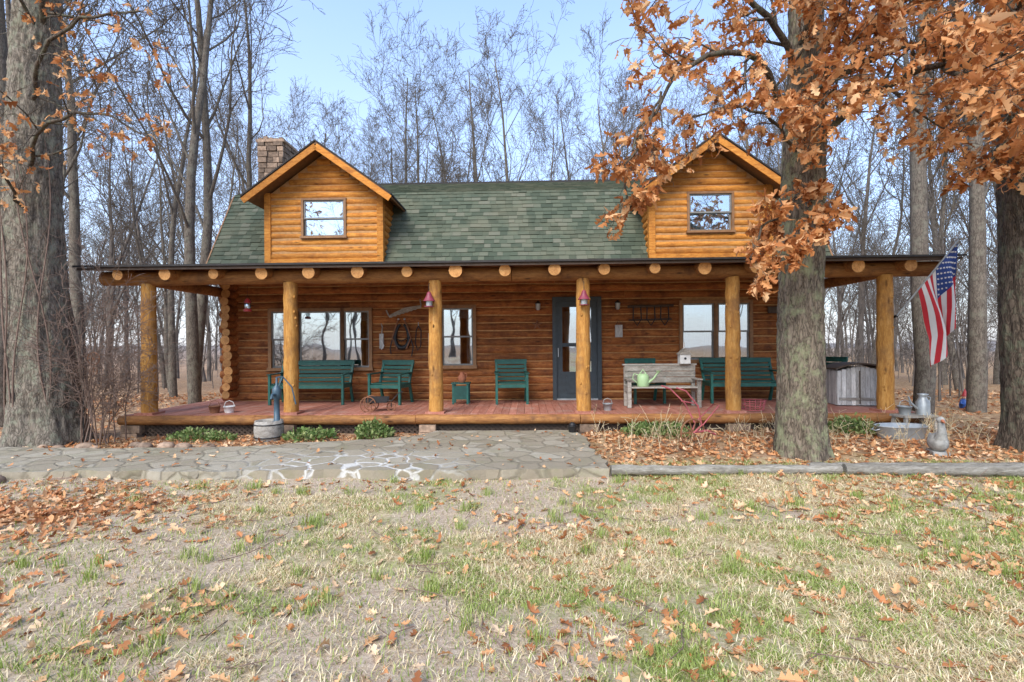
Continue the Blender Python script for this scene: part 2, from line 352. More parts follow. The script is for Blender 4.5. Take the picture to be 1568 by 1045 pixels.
# ------------------------------------------------------------------ log cabin
cab=empty('log_cabin',HO,YAW)
WY=2.2; FL=.35
OP=[(-5.5,-3.27,1.10,2.37),(-1.62,-.93,1.13,2.41),(.9,1.86,.3,2.57),(3.7,5.16,1.22,2.46)]
def segs(x0,x1,z,h):
    cuts=sorted([(a,b) for a,b,c,d in OP if z+h*.45>c and z-h*.45<d]); out=[];cur=x0
    for a,b in cuts:
        if a>cur: out.append((cur,a))
        cur=max(cur,b)
    out.append((cur,x1)); return out
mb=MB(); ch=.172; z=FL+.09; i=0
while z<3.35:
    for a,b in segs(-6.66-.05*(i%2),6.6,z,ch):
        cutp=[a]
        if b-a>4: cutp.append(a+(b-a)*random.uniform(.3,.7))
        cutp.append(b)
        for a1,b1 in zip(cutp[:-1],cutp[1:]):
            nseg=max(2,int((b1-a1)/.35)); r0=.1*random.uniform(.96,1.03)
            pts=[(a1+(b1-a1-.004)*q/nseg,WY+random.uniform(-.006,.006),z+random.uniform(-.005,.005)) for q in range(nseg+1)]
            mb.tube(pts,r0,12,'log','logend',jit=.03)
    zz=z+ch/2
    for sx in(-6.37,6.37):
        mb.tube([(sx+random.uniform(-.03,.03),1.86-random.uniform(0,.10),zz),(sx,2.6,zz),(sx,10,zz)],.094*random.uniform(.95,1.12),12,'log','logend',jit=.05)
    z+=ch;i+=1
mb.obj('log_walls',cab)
mb=MB()
BK=2.139
xsx=[-6.3]+sum([[a,b] for a,b,c,d in OP],[])+[6.3]
for q in range(0,len(xsx),2): mb.box(xsx[q],xsx[q+1],BK,2.26,FL-.3,3.4,'chink')
for a,b,c,d in OP:
    mb.box(a,b,BK+.001,2.259,FL-.3,c,'chink'); mb.box(a,b,BK+.001,2.259,d,3.4,'chink')
for sx in(-6.42,6.36):
    pr=[(2.26,0.05),(2.26,3.4),(3.3,5.3),(6.2,6.45),(9.1,5.3),(10.1,3.4),(10.1,.05)]
    v=[(sx,y,z) for y,z in pr]+[(sx+.06,y,z) for y,z in pr]; k=len(pr)
    mb.add(v,[tuple(range(k)),tuple(range(k,2*k))[::-1]]+[(i,(i+1)%k,(i+1)%k+k,i+k) for i in range(k)],'chink')
mb.box(-6.4,6.4,10.0,10.1,0,3.4,'inside'); mb.box(-6.3,6.3,2.3,9.9,.2,.34,'inside'); mb.box(-6.3,6.3,2.3,9.9,2.95,3.0,'inside')
mb.obj('wall_chinking',cab)

def window(mb,x0,x1,z0,z1,y,kind,cas=.07,curt=(0,1)):
    mb.box(x0-cas,x1+cas,y,y+.12,z1,z1+cas,'frame'); mb.box(x0-cas-.02,x1+cas+.02,y-.03,y+.12,z0-cas,z0,'frame')
    mb.box(x0-cas,x0,y+.002,y+.12,z0,z1,'frame'); mb.box(x1,x1+cas,y+.002,y+.12,z0,z1,'frame')
    s=.035
    def sash(a,b,c,d,yy):
        mb.box(a,a+s,yy,yy+.035,c,d,'sash');mb.box(b-s,b,yy,yy+.035,c,d,'sash')
        mb.box(a+s,b-s,yy+.002,yy+.033,c,c+s,'sash');mb.box(a+s,b-s,yy+.002,yy+.033,d-s,d,'sash')
        mb.box(a+s*.8,b-s*.8,yy+.014,yy+.018,c+s*.8,d-s*.8,'glass')
    zm=(z0+z1)/2
    if kind=='dh': sash(x0,x1,zm-.015,z1,y+.03); sash(x0,x1,z0,zm+.018,y+.068)
    else: sash(x0,x1,z0,z1,y+.04)
    for side in(0,1):
        w=(x1-x0)*(.24 if curt!='full' else .5)
        a=x0 if side==0 else x1-w
        vs=[];k=10
        for q in range(k+1):
            xx=a+w*q/k; yy=y+.2+.018*math.sin(q*2.1+side)
            vs+= [(xx,yy,z0-.03),(xx,yy,z1+.03)]
        mb.add(vs,[(2*q,2*q+2,2*q+3,2*q+1) for q in range(k)],'curtain',True)
    mb.box(x0,x1,y+.19,y+.195,z1-(.22 if curt!='full' else .1),z1+.03,'curtain')
mb=MB()
yf=2.06
window(mb,-5.5,-4.93,1.10,2.37,yf,'dh'); window(mb,-4.86,-3.91,1.10,2.37,yf,'fix'); window(mb,-3.84,-3.27,1.10,2.37,yf,'dh')
window(mb,-1.62,-.93,1.13,2.41,yf,'dh')
window(mb,3.7,4.39,1.22,2.46,yf,'dh'); window(mb,4.47,5.16,1.22,2.46,yf,'dh')
mb.obj('windows',cab)
mb=MB(); a,b,c,d=.9,1.86,FL,2.57
mb.box(a-.06,a+.03,2.04,2.24,c,d+.06,'door');mb.box(b-.03,b+.06,2.04,2.24,c,d+.06,'door');mb.box(a+.03,b-.03,2.042,2.24,d-.03,d+.06,'door')
mb.box(a+.03,a+.16,2.1,2.15,c+.02,d-.03,'door');mb.box(b-.16,b-.03,2.1,2.15,c+.02,d-.03,'door')
mb.box(a+.16,b-.16,2.102,2.148,d-.16,d-.03,'door');mb.box(a+.16,b-.16,2.102,2.148,c+.02,c+.62,'door')
mb.box(a+.16,b-.16,2.104,2.146,c+1.18,c+1.26,'door')
mb.box(a+.24,b-.24,2.085,2.102,c+.14,c+.5,'door')
mb.box(a+.15,b-.15,2.12,2.125,c+.6,d-.15,'glass')
mb.box(a+.03,b-.03,2.20,2.24,c,d,'door'); mb.box(a+.2,b-.2,2.192,2.2,c+1.2,d-.25,'curtain')
mb.box(a+.055,a+.075,2.05,2.09,c+.95,c+1.15,'galv'); mb.box(a+.03,b-.03,2.02,2.12,c,c+.03,'galv')
mb.obj('front_door',cab)

# deck
mb=MB(); x=-7.06
while x<7.0:
    mb.box(x,x+.134,-.16,2.12 if abs(x)<6.2 else 3.4,FL-.04,FL+random.uniform(-.002,.002),'deck'); x+=.14
mb.obj('deck_boards',cab)
mb=MB(); xx=-7.1
for k,xe in enumerate((-4.6,-1.7,1.2,4.1,7.02)):
    rough_log(mb,(xx,-.2,FL-.09),(xe-.01,-.2,FL-.09),.085,'beam','logend',12,12,.04); xx=xe
for sx in(-7.06,7.0): rough_log(mb,(sx,-.1,FL-.1),(sx,3.4,FL-.1),.07,'beam','logend',10,6,.03)
mb.box(-7.0,6.95,-.1,-.05,FL-.3,FL-.05,'dark')
x=-7.0
while x<6.9:
    mb.beam((x,-.115,-.05),(x+.3,-.115,FL-.17),.03,.008,'dark',(0,1,0)); mb.beam((x+.3,-.124,-.05),(x,-.124,FL-.17),.03,.008,'dark',(0,1,0)); x+=.1
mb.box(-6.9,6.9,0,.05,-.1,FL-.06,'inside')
for x in(-6.9,-4.05,-1.5,1.35,3.94,6.8):
    for q in range(2):
        mb.box(x-.17+random.uniform(-.03,.03),x+.17+random.uniform(-.03,.03),-.26,0,-.1+q*.14,.03+q*.14,'stone')
mb.obj('deck_rim',cab,bev=0)

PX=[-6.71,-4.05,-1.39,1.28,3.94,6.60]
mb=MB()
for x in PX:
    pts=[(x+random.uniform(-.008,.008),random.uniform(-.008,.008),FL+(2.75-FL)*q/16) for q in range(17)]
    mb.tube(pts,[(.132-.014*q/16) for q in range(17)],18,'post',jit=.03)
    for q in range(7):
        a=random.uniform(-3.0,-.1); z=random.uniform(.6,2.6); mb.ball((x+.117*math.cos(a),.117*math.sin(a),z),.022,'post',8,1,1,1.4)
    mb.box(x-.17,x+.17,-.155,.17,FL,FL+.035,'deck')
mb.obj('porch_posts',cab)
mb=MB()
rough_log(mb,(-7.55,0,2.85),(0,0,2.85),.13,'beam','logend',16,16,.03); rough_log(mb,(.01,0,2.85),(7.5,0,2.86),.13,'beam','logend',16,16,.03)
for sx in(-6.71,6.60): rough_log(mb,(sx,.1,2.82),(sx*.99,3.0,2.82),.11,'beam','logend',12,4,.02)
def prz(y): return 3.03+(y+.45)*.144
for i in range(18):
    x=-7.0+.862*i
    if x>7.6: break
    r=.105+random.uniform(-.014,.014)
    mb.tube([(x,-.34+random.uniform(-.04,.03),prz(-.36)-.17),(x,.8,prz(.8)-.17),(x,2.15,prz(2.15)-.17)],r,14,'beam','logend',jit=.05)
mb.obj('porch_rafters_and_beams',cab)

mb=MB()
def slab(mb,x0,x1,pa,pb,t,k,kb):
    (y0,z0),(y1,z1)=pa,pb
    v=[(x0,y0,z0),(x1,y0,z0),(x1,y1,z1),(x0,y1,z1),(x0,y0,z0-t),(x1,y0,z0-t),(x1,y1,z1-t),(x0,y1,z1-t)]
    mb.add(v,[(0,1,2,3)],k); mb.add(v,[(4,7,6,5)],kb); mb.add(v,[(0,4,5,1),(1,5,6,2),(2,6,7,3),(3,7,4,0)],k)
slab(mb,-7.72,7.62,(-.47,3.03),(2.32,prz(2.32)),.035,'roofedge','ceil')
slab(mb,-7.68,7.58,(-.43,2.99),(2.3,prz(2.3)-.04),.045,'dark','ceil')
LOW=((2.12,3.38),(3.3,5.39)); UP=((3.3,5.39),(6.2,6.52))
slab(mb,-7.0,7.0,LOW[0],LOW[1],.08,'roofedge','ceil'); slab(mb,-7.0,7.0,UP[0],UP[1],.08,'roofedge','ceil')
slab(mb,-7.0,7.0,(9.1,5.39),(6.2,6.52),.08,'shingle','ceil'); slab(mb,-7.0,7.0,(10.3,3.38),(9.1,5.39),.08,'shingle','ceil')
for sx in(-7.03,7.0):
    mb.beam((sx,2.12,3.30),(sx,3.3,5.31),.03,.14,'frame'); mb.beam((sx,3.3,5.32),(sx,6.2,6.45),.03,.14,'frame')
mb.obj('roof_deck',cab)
def shingles(mb,x0,x1,pa,pb,c=.125,w=.2):
    a=Vector((0,*pa));b=Vector((0,*pb)); L=(b-a).length; d=(b-a)/L; nrm=Vector((1,0,0)).cross(d)
    if nrm.z<0:nrm=-nrm
    n=int(L/c)+1
    for i in range(n):
        x=x0-(.14 if i%2 else 0)-random.uniform(0,.05)
        while x<x1:
            ww=w*random.uniform(.6,1.4); xa=max(x,x0-.02)+.002; xb=min(x+ww,x1+.02)-.002
            if xb>xa+.02:
                s0=i*c-random.uniform(0,.014)-.01; s1=min((i+1)*c+.01,L+.02); h=.016+random.uniform(0,.014)
                o=lambda xx,s,hh:(Vector((xx,0,0))+a+d*s+nrm*hh)
                v=[o(xa,s0,h),o(xb,s0,h),o(xb,s1,.006),o(xa,s1,.006),o(xa,s0,.002),o(xb,s0,.002),o(xb,s1,.001),o(xa,s1,.001)]
                mb.add(v,[(0,1,2,3),(4,5,1,0),(1,5,6,2),(3,7,4,0)],'shingle')
            x+=ww
mb=MB(); shingles(mb,-7.0,7.0,*LOW); shingles(mb,-7.0,7.0,*UP)
mb.box(-7.0,7.0,6.1,6.3,6.50,6.56,'roofedge')
mb.obj('roof_shingles',cab)

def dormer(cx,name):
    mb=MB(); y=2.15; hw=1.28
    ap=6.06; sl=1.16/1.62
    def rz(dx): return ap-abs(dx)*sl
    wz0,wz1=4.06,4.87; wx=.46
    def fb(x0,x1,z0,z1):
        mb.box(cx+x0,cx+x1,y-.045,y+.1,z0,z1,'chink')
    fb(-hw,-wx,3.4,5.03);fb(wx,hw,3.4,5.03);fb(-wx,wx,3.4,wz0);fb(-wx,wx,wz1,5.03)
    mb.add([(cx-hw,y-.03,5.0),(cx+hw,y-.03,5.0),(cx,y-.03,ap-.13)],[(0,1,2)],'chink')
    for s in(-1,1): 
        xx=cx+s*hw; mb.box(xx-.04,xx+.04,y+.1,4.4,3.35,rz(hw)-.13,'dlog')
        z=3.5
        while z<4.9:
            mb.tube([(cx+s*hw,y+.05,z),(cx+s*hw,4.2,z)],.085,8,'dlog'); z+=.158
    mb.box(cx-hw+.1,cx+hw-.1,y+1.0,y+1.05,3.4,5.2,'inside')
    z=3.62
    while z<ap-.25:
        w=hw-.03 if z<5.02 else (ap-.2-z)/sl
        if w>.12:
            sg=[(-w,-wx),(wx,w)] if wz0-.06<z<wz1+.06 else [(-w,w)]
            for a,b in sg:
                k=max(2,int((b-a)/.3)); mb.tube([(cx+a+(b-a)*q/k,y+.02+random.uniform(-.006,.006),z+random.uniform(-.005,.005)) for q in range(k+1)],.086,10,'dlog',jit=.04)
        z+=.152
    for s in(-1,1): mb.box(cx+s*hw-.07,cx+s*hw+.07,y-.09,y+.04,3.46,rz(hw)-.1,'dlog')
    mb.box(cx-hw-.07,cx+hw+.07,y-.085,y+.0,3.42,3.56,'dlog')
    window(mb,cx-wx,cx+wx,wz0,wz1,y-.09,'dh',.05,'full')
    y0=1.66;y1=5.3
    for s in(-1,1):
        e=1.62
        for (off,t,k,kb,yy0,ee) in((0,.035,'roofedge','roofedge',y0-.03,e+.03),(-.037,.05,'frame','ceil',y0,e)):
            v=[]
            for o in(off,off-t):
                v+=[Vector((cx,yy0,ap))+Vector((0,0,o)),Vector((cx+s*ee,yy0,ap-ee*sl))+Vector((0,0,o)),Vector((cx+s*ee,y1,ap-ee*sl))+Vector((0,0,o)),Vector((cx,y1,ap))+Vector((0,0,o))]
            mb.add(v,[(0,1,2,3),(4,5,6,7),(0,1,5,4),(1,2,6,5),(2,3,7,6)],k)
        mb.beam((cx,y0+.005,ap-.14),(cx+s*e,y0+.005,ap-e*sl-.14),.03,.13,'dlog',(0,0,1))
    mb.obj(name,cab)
dormer(-4.28,'dormer'); dormer(4.33,'dormer_right')

mb=MB(); cx0,cx1,cy0,cy1=-7.2,-6.48,4.7,5.5
mb.box(cx0+.03,cx1-.03,cy0+.03,cy1-.03,0,7.3,'mortar'); z=5.0
while z<7.25:
    h=random.uniform(.12,.2)
    for face in range(2):
        x=cx0
        while x<cx1-.02:
            w=min(random.uniform(.16,.34),cx1-x); yy=(cy0,cy0+.08) if face==0 else (cy1-.08,cy1)
            mb.box(x+.01,x+w-.01,yy[0]-random.uniform(0,.05),yy[1],z+.01,z+h-.01,'stone'); x+=w
        x=cy0+.1
        while x<cy1-.12:
            w=min(random.uniform(.16,.34),cy1-.1-x); q=(cx0-random.uniform(0,.03),cx0+.08) if face==0 else (cx1-.08,cx1+random.uniform(0,.03))
            mb.box(q[0],q[1],x+.01,x+w-.01,z+.01,z+h-.01,'stone'); x+=w
    z+=h
mb.box(cx0-.04,cx1+.04,cy0-.04,cy1+.04,7.3,7.37,'stone')
for q in range(5): mb.box(cx0+.02+q*.145,cx0+.14+q*.145,cy0-.02,cy0+.12,7.37,7.40+random.uniform(0,.06),'stone')
mb.tube([(-6.95,5.1,7.35),(-6.95,5.1,7.48)],.13,12,'terracotta')
mb.obj('chimney',cab,bev=.015)

# ------------------------------------------------------------------ porch furniture
def seat(name,w,loc,rz=0,mat='green',arms=True):
    mb=MB(); sd=.5; sh=.42; bh=.86; t=.05
    for s in(-1,1):
        x=s*(w/2-t/2)
        mb.beam((x,-sd/2,0),(x,-sd/2,.62 if arms else sh),t,.06,mat); mb.beam((x,sd/2+.1,0),(x,sd/2-.05,sh),t,.06,mat)
        mb.beam((x,sd/2-.06,sh-.02),(x,sd/2+.14,bh),t,.05,mat,(0,1,0))
        mb.beam((x,-sd/2,sh-.04),(x,sd/2,sh-.04),t*.8,.07,mat)
        if arms: mb.beam((x,-sd/2-.05,.635),(x,sd/2+.06,.65),.09,.025,mat)
    for q in range(6): 
        y=-sd/2+.03+q*.085; mb.box(-w/2,w/2,y,y+.068,sh,sh+.022,mat)
    mb.box(-w/2,w/2,-sd/2-.02,-sd/2,sh-.08,sh-.005,mat)
    for q in range(5):
        z=sh+.08+q*.085; y=sd/2-.06+(z-sh)*.42; mb.beam((-w/2+t,y,z),(w/2-t,y,z),.02,.066,mat)
    mb.beam((-w/2-.01,sd/2+.13,bh+.01),(w/2+.01,sd/2+.13,bh+.01),.035,.09,mat)
    mb.obj(name,None,H(*loc),YAW+rz,bev=.004)
seat('green_garden_bench',1.6,(-4.36,1.55,FL)); seat('green_porch_chair',.74,(-2.64,1.5,FL),R(-12)); seat('green_porch_chair',.68,(-.06,1.5,FL),R(4))
seat('green_porch_chair',.66,(2.75,1.5,FL),R(5)); seat('green_garden_bench',1.5,(4.75,1.5,FL)); seat('green_porch_chair',.66,(6.62,2.0,FL),R(-70))
mb=MB()
for x in(-.15,.15):
    for y in(-.14,.14): mb.beam((x,y,0),(x,y,.42),.04,.04,'green')
for q in range(4): mb.box(-.19,.19,-.18+q*.092,-.18+q*.092+.082,.42,.445,'green')
mb.box(-.17,.17,-.155,-.135,.1,.38,'green')
mb.obj('green_side_table',None,H(-1.12,1.45,FL),YAW)
mb=MB(); mb.lathe((0,0,0),[(.055,0),(.085,.05),(.09,.11),(.05,.17),(.035,.2),(.045,.22)],14,'terracotta'); mb.tube([(.04,0,.2),(.1,0,.18),(.085,0,.1)],.01,6,'terracotta'); mb.obj('clay_jug',None,H(-1.1,1.45,FL+.445))
mb=MB()
for x in(-.66,.66):
    mb.box(x-.035,x+.035,-.2,-.13,0,.52,'grey'); mb.box(x-.035,x+.035,.15,.22,0,.78,'grey'); mb.box(x-.03,x+.03,-.129,.149,.3,.37,'grey')
    mb.box(x-.05,x+.05,-.24,.15,.525,.555,'grey')
for q in range(3): mb.box(-.69,.69,-.19+q*.12,-.08+q*.12,.372,.4,'grey')
for q in range(3): mb.box(-.69,.69,.125,.148,.46+q*.115,.565+q*.115,'grey')
mb.box(-.72,.72,.12,.25,.8,.83,'grey')
mb.obj('weathered_bench',None,H(2.88,.75,FL),YAW,bev=.004)
mb=MB(); mb.lathe((0,0,0),[(.10,0),(.115,.02),(.11,.2),(.085,.24),(.05,.25)],16,'lime'); mb.tube([(-.1,0,.08),(-.2,0,.16),(-.27,0,.27)],[.028,.02,.014],8,'lime'); mb.lathe((-.285,0,.28),[(.015,-.02),(.045,.03)],10,'lime')
mb.tube([(.08,0,.22),(.17,0,.25),(.2,0,.15),(.11,0,.07)],.011,6,'lime'); mb.tube([(-.06,0,.24),(0,0,.33),(.08,0,.22)],.011,6,'lime'); mb.obj('watering_can',None,H(2.5,.66,FL+.40),YAW+R(160))
mb=MB(); mb.box(-.1,.1,-.08,.08,0,.18,'white'); mb.add([(-.13,-.1,.18),(.13,-.1,.18),(0,-.1,.3),(-.13,.1,.18),(.13,.1,.18),(0,.1,.3)],[(0,1,2),(3,5,4),(0,2,5,3),(1,4,5,2),(0,3,4,1)],'grey')
mb.tube([(0,-.081,.1),(0,-.085,.1)],.025,10,'iron'); mb.tube([(0,0,.28),(0,0,.42)],.015,6,'white'); mb.obj('white_birdhouse',None,H(3.35,.87,FL+.832),YAW)
def pail(name,loc,r,h,k='galv'):
    mb=MB(); mb.lathe((0,0,0),[(r*.75,0),(r,h),(r*1.05,h),(r*1.05,h-.01),(r*.95,h-.012),(r*.72,.02)],16,k)
    mb.tube([(r,0,h-.01),(r*.7,0,h+r*.75),(0,0,h+r*1.05),(-r*.7,0,h+r*.75),(-r,0,h-.01)],.006,5,k); mb.obj(name,None,loc)
pail('metal_pail',H(1.75,.25,FL),.09,.13); pail('rusty_pail',H(-5.55,.1,FL),.1,.13,'rust'); pail('white_pail',H(-5.3,.15,FL),.1,.12,'white')
mb=MB()
def ring(mb,c,r,k,t=.012,ax='y',n=24,sp=0):
    P=[]
    for q in range(n):
        a=2*math.pi*q/n; u,v=r*math.cos(a),r*math.sin(a)
        P.append((c[0]+u,c[1],c[2]+v) if ax=='y' else ((c[0],c[1]+u,c[2]+v) if ax=='x' else (c[0]+u,c[1]+v,c[2])))
    mb.tube(P,t,6,k,closed=True)
    for q in range(sp):
        a=math.pi*2*q/sp; u,v=r*math.cos(a),r*math.sin(a)
        e=(c[0]+u,c[1],c[2]+v) if ax=='y' else (c[0],c[1]+u,c[2]+v)
        mb.tube([c,e],t*.6,5,k)
ring(mb,(-.2,-.14,.14),.14,'rust',.01,'y',24,8);ring(mb,(-.2,.14,.14),.14,'rust',.01,'y',24,8);ring(mb,(.2,0,.08),.08,'rust',.01,'y',20,6)
mb.tube([(-.2,-.14,.14),(-.2,.14,.14)],.01,6,'iron'); mb.box(-.24,.14,-.11,.11,.17,.19,'iron'); mb.box(-.24,.14,-.115,-.105,.19,.27,'iron');mb.box(-.24,.14,.105,.115,.19,.27,'iron')
mb.tube([(.1,0,.18),(.22,0,.2),(.34,0,.34),(.42,0,.36)],.01,6,'iron'); mb.tube([(.2,0,.2),(.2,0,.08)],.01,6,'iron')
mb.obj('iron_planter_cart',None,H(-2.48,.25,FL),YAW+R(5))
mb=MB(); mb.lathe((0,0,0),[(.21,0),(.235,.14),(.235,.22),(.22,.33),(.2,.33),(.2,.28),(.001,.28)],20,'grey')
for z in(.06,.27): ring(mb,(0,0,z),.232 if z<.2 else .23,'iron',.01,'z')
mb.obj('barrel_planter',None,(-4.12,8.42,0))
mb=MB(); mb.lathe((0,0,0),[(.1,0),(.1,.02),(.05,.04),(.045,.4),(.07,.42),(.075,.55),(.06,.6),(.02,.64),(.015,.78)],14,'pump')
mb.tube([(0,-.05,.48),(0,-.16,.49),(0,-.2,.42)],[.028,.024,.022],8,'pump'); mb.tube([(0,0,.77),(.08,.05,.78),(.22,.08,.6),(.28,.1,.3)],.013,6,'pump'); mb.tube([(.03,0,.6),(.08,.04,.77)],.012,6,'pump')
mb.obj('hand_water_pump',None,(-4.0,8.45,.28))
mb=MB(); mb.lathe((0,0,0),[(.07,0),(.075,.04),(.05,.06)],12,'red'); mb.lathe((0,0,.06),[(.045,0),(.055,.05),(.04,.11)],12,'glass'); mb.lathe((0,0,.17),[(.06,0),(.05,.05),(.025,.09)],12,'red')
mb.tube([(-.05,0,.08),(-.075,0,.2),(0,0,.32),(.075,0,.2),(.05,0,.08)],.005,5,'iron'); mb.tube([(0,0,.32),(0,0,.52)],.003,4,'iron'); mb.obj('red_lantern',None,H(-5.28,.75,2.28))
for x in(-1.46,1.28):
    mb=MB(); mb.lathe((0,0,0),[(.11,0),(.09,.03),(.05,.1),(.035,.15),(.01,.17)],16,'purple'); mb.lathe((0,0,-.09),[(.055,0),(.06,.09)],12,'galv'); mb.lathe((0,0,-.1),[(.09,0),(.09,.012)],12,'purple')
    mb.tube([(0,0,.17),(0,0,.3),(0,.06,.33)],.006,5,'iron'); mb.obj('hanging_bird_feeder',None,H(x,-.2,2.36))
W=lambda x,z,y=2.06:H(x,y,z)
mb=MB(); P=[]
for q in range(21):
    a=math.pi*.5+.35+(2*math.pi-.7)*q/20; P.append((.135*math.cos(a)*(1.15-.25*math.sin(a)),0,.27*math.sin(a)))
mb.tube(P,[.028+.026*math.sin(math.pi*q/20) for q in range(21)],8,'iron')
for s in(-1,1):
    mb.tube([(.07*s,-.04,.36),(.15*s,-.04,.15),(.21*s,-.04,-.05),(.10*s,-.04,-.30)],.018,6,'rust'); mb.ball((.07*s,-.04,.37),.025,'galv',8)
mb.tube([(.20,-.04,-.05),(.26,-.04,-.25),(.22,-.04,-.46)],.014,5,'iron'); mb.tube([(-.20,-.04,-.05),(-.26,-.04,-.28),(-.24,-.04,-.4)],.014,5,'iron'); mb.tube([(-.2,-.04,-.02),(0,-.05,-.12),(.2,-.04,-.02)],.012,5,'iron')
mb.obj('horse_collar',None,W(-2.52,1.80),YAW)
mb=MB(); mb.tube([(0,0,.2),(.06,0,.1),(.05,0,-.25),(-.02,0,-.35),(-.07,0,-.2),(-.05,0,.1),(0,0,.2)],.013,6,'iron'); mb.tube([(0,0,.2),(0,0,.28)],.01,5,'galv'); mb.obj('leather_harness_strap',None,W(-2.15,1.82),YAW)
for x in(-2.98,-1.88):
    mb=MB(); mb.box(-.045,.045,-.02,.02,-.28,.05,'lgrey'); mb.tube([(0,0,.05),(.02,0,.2),(-.01,0,.28)],.014,6,'grey'); mb.tube([(0,-.025,-.1),(.06,-.03,-.22),(0,-.03,-.3)],.012,6,'white'); mb.obj('antique_wooden_pulley_hook',None,W(x,1.8),YAW)
mb=MB(); n=16; v=[]
for q in range(n+1):
    t=q/n; v+=[(-.38+.76*t,-.01,.07-.06*abs(2*t-1)),(-.38+.76*t,-.01,-.04-(.018 if q%2 else 0))]
mb.add(v,[(2*q,2*q+1,2*q+3,2*q+2) for q in range(n)],'grey'); mb.tube([(-.38,0,0),(-.4,0,.14)],.016,6,'grey');mb.tube([(.38,0,0),(.4,0,.14)],.016,6,'grey')
o=mb.obj('crosscut_saw',None,W(-2.45,2.36),YAW); o.rotation_euler=(0,R(-17),YAW)
mb=MB(); P=[]
for q in range(10):
    a=math.pi/2+q*math.pi/5; r=.13 if q%2==0 else .052; P.append((r*math.cos(a),0,r*math.sin(a)))
mb.add(P+[(0,-.04,0)],[(q,(q+1)%10,10) for q in range(10)],'rust'); mb.obj('barn_star',None,W(.5,2.02),YAW)
for x in(.52,2.27):
    mb=MB(); mb.box(-.04,.04,.02,.05,-.06,.1,'iron'); mb.lathe((0,-.06,-.08),[(.03,0),(.05,.03),(.055,.14)],10,'galv'); mb.lathe((0,-.06,.06),[(.075,0),(.02,.06)],10,'iron'); mb.tube([(0,.02,.06),(0,-.06,.13)],.008,5,'iron'); mb.obj('porch_wall_lantern',None,W(x,2.42),YAW)
mb=MB(); mb.box(-.08,.08,-.02,.02,-.14,.13,'lgrey'); mb.tube([(-.06,-.02,.13),(0,-.02,.24),(.06,-.02,.13)],.006,5,'iron'); mb.obj('wooden_plaque',None,W(2.3,1.87),YAW)
mb=MB()
rough_log(mb,(-.5,0,.18),(.5,0,.2),.03,'dark','dark',8,4); rough_log(mb,(-.48,0,-.12),(.46,0,-.1),.02,'dark','dark',8,4)
for x in(-.3,0,.3): mb.tube([(x-.08,-.02,.18),(x-.09,-.03,-.1),(x,-.03,-.24),(x+.09,-.03,-.1),(x+.08,-.02,.18)],.014,6,'iron')
mb.obj('ox_yoke',None,W(3.0,2.22),YAW)
mb=MB(); mb.box(-.2,.2,-.02,.02,-.07,.07,'dark'); mb.obj('wooden_plaque',None,W(5.75,2.3),YAW)
mb=MB(); 
for q in range(10): 
    x=-.37+q*.082; hh=.68+.07*math.sin(math.pi*q/9); mb.box(x-.038,x+.038,-.27,-.245,.02,hh,'lgrey'); mb.box(x-.038,x+.038,.235,.26,.02,hh,'lgrey')
for s in(-1,1): 
    for q in range(6): mb.box(s*.40-.012,s*.40+.012,-.24+q*.08,-.165+q*.08,.02,.68,'lgrey')
v=[];k=10
for q in range(k+1):
    t=q/k*2-1; zz=.70+.10*(1-t*t)
    v+=[(t*.46,-.34,zz),(t*.46,.32,zz),(t*.46,-.34,zz+.03),(t*.46,.32,zz+.03)]
fs=[]
for q in range(k):
    a=4*q; fs+=[(a,a+1,a+5,a+4),(a+2,a+6,a+7,a+3),(a,a+4,a+6,a+2),(a+1,a+3,a+7,a+5)]
fs+=[(0,2,3,1),(4*k,4*k+1,4*k+3,4*k+2)]
mb.add(v,fs,'dark'); mb.beam((-.38,-.275,.14),(.38,-.275,.14),.02,.05,'grey'); mb.beam((-.02,-.28,.05),(-.02,-.28,.68),.012,.02,'dark'); mb.obj('wooden_storage_shed',None,H(6.66,.95,FL),YAW+R(-8))
mb=MB()
for z in(.02,.1,.18): ring(mb,(0,0,z),.18+z*.2,'faded',.007,'z')
for q in range(14):
    a=2*math.pi*q/14; mb.tube([(.18*math.cos(a),.18*math.sin(a),.02),(.22*math.cos(a),.22*math.sin(a),.2)],.005,5,'faded')
mb.obj('red_wire_basket',None,H(4.35,.15,FL))
mb=MB(); ring(mb,(-.1,0,.2),.2,'rust',.014,'y',28,10)
for s in(-1,1):
    mb.tube([(-.1,.03*s,.2),(.0,.08*s,.32),(-.12,.16*s,.62),(-.35,.2*s,.85),(-.5,.2*s,.9)],.012,7,'faded')
mb.tube([(-.1,0,.2),(.15,0,.22),(.3,0,.15)],.016,7,'faded')
for q in(-1,0,1): mb.tube([(.2,.02*q,.22),(.26+.02*q,.1*q,.2),(.22,.1*q,.05),(.16,.1*q,.0)],.01,6,'rust')
mb.tube([(-.18,-.16,.66),(-.18,.16,.66)],.01,6,'faded'); mb.tube([(0,-.1,.32),(.3,-.08,.6),(.32,.08,.6),(0,.1,.32)],.009,6,'faded')
mb.obj('garden_cultivator',None,(2.8,7.5,.03),R(15))
mb=MB(); mb.lathe((0,0,0),[(.34,0),(.39,.2),(.41,.21),(.405,.22),(.385,.215),(.33,.03),(.001,.03)],26,'galv',True,1,.6)
for s in(-1,1): mb.tube([(.4*s,-.06,.17),(.45*s,-.05,.15),(.45*s,.05,.15),(.4*s,.06,.17)],.009,6,'galv')
mb.obj('galvanized_tub',None,(6.12,7.85,.04),R(4))
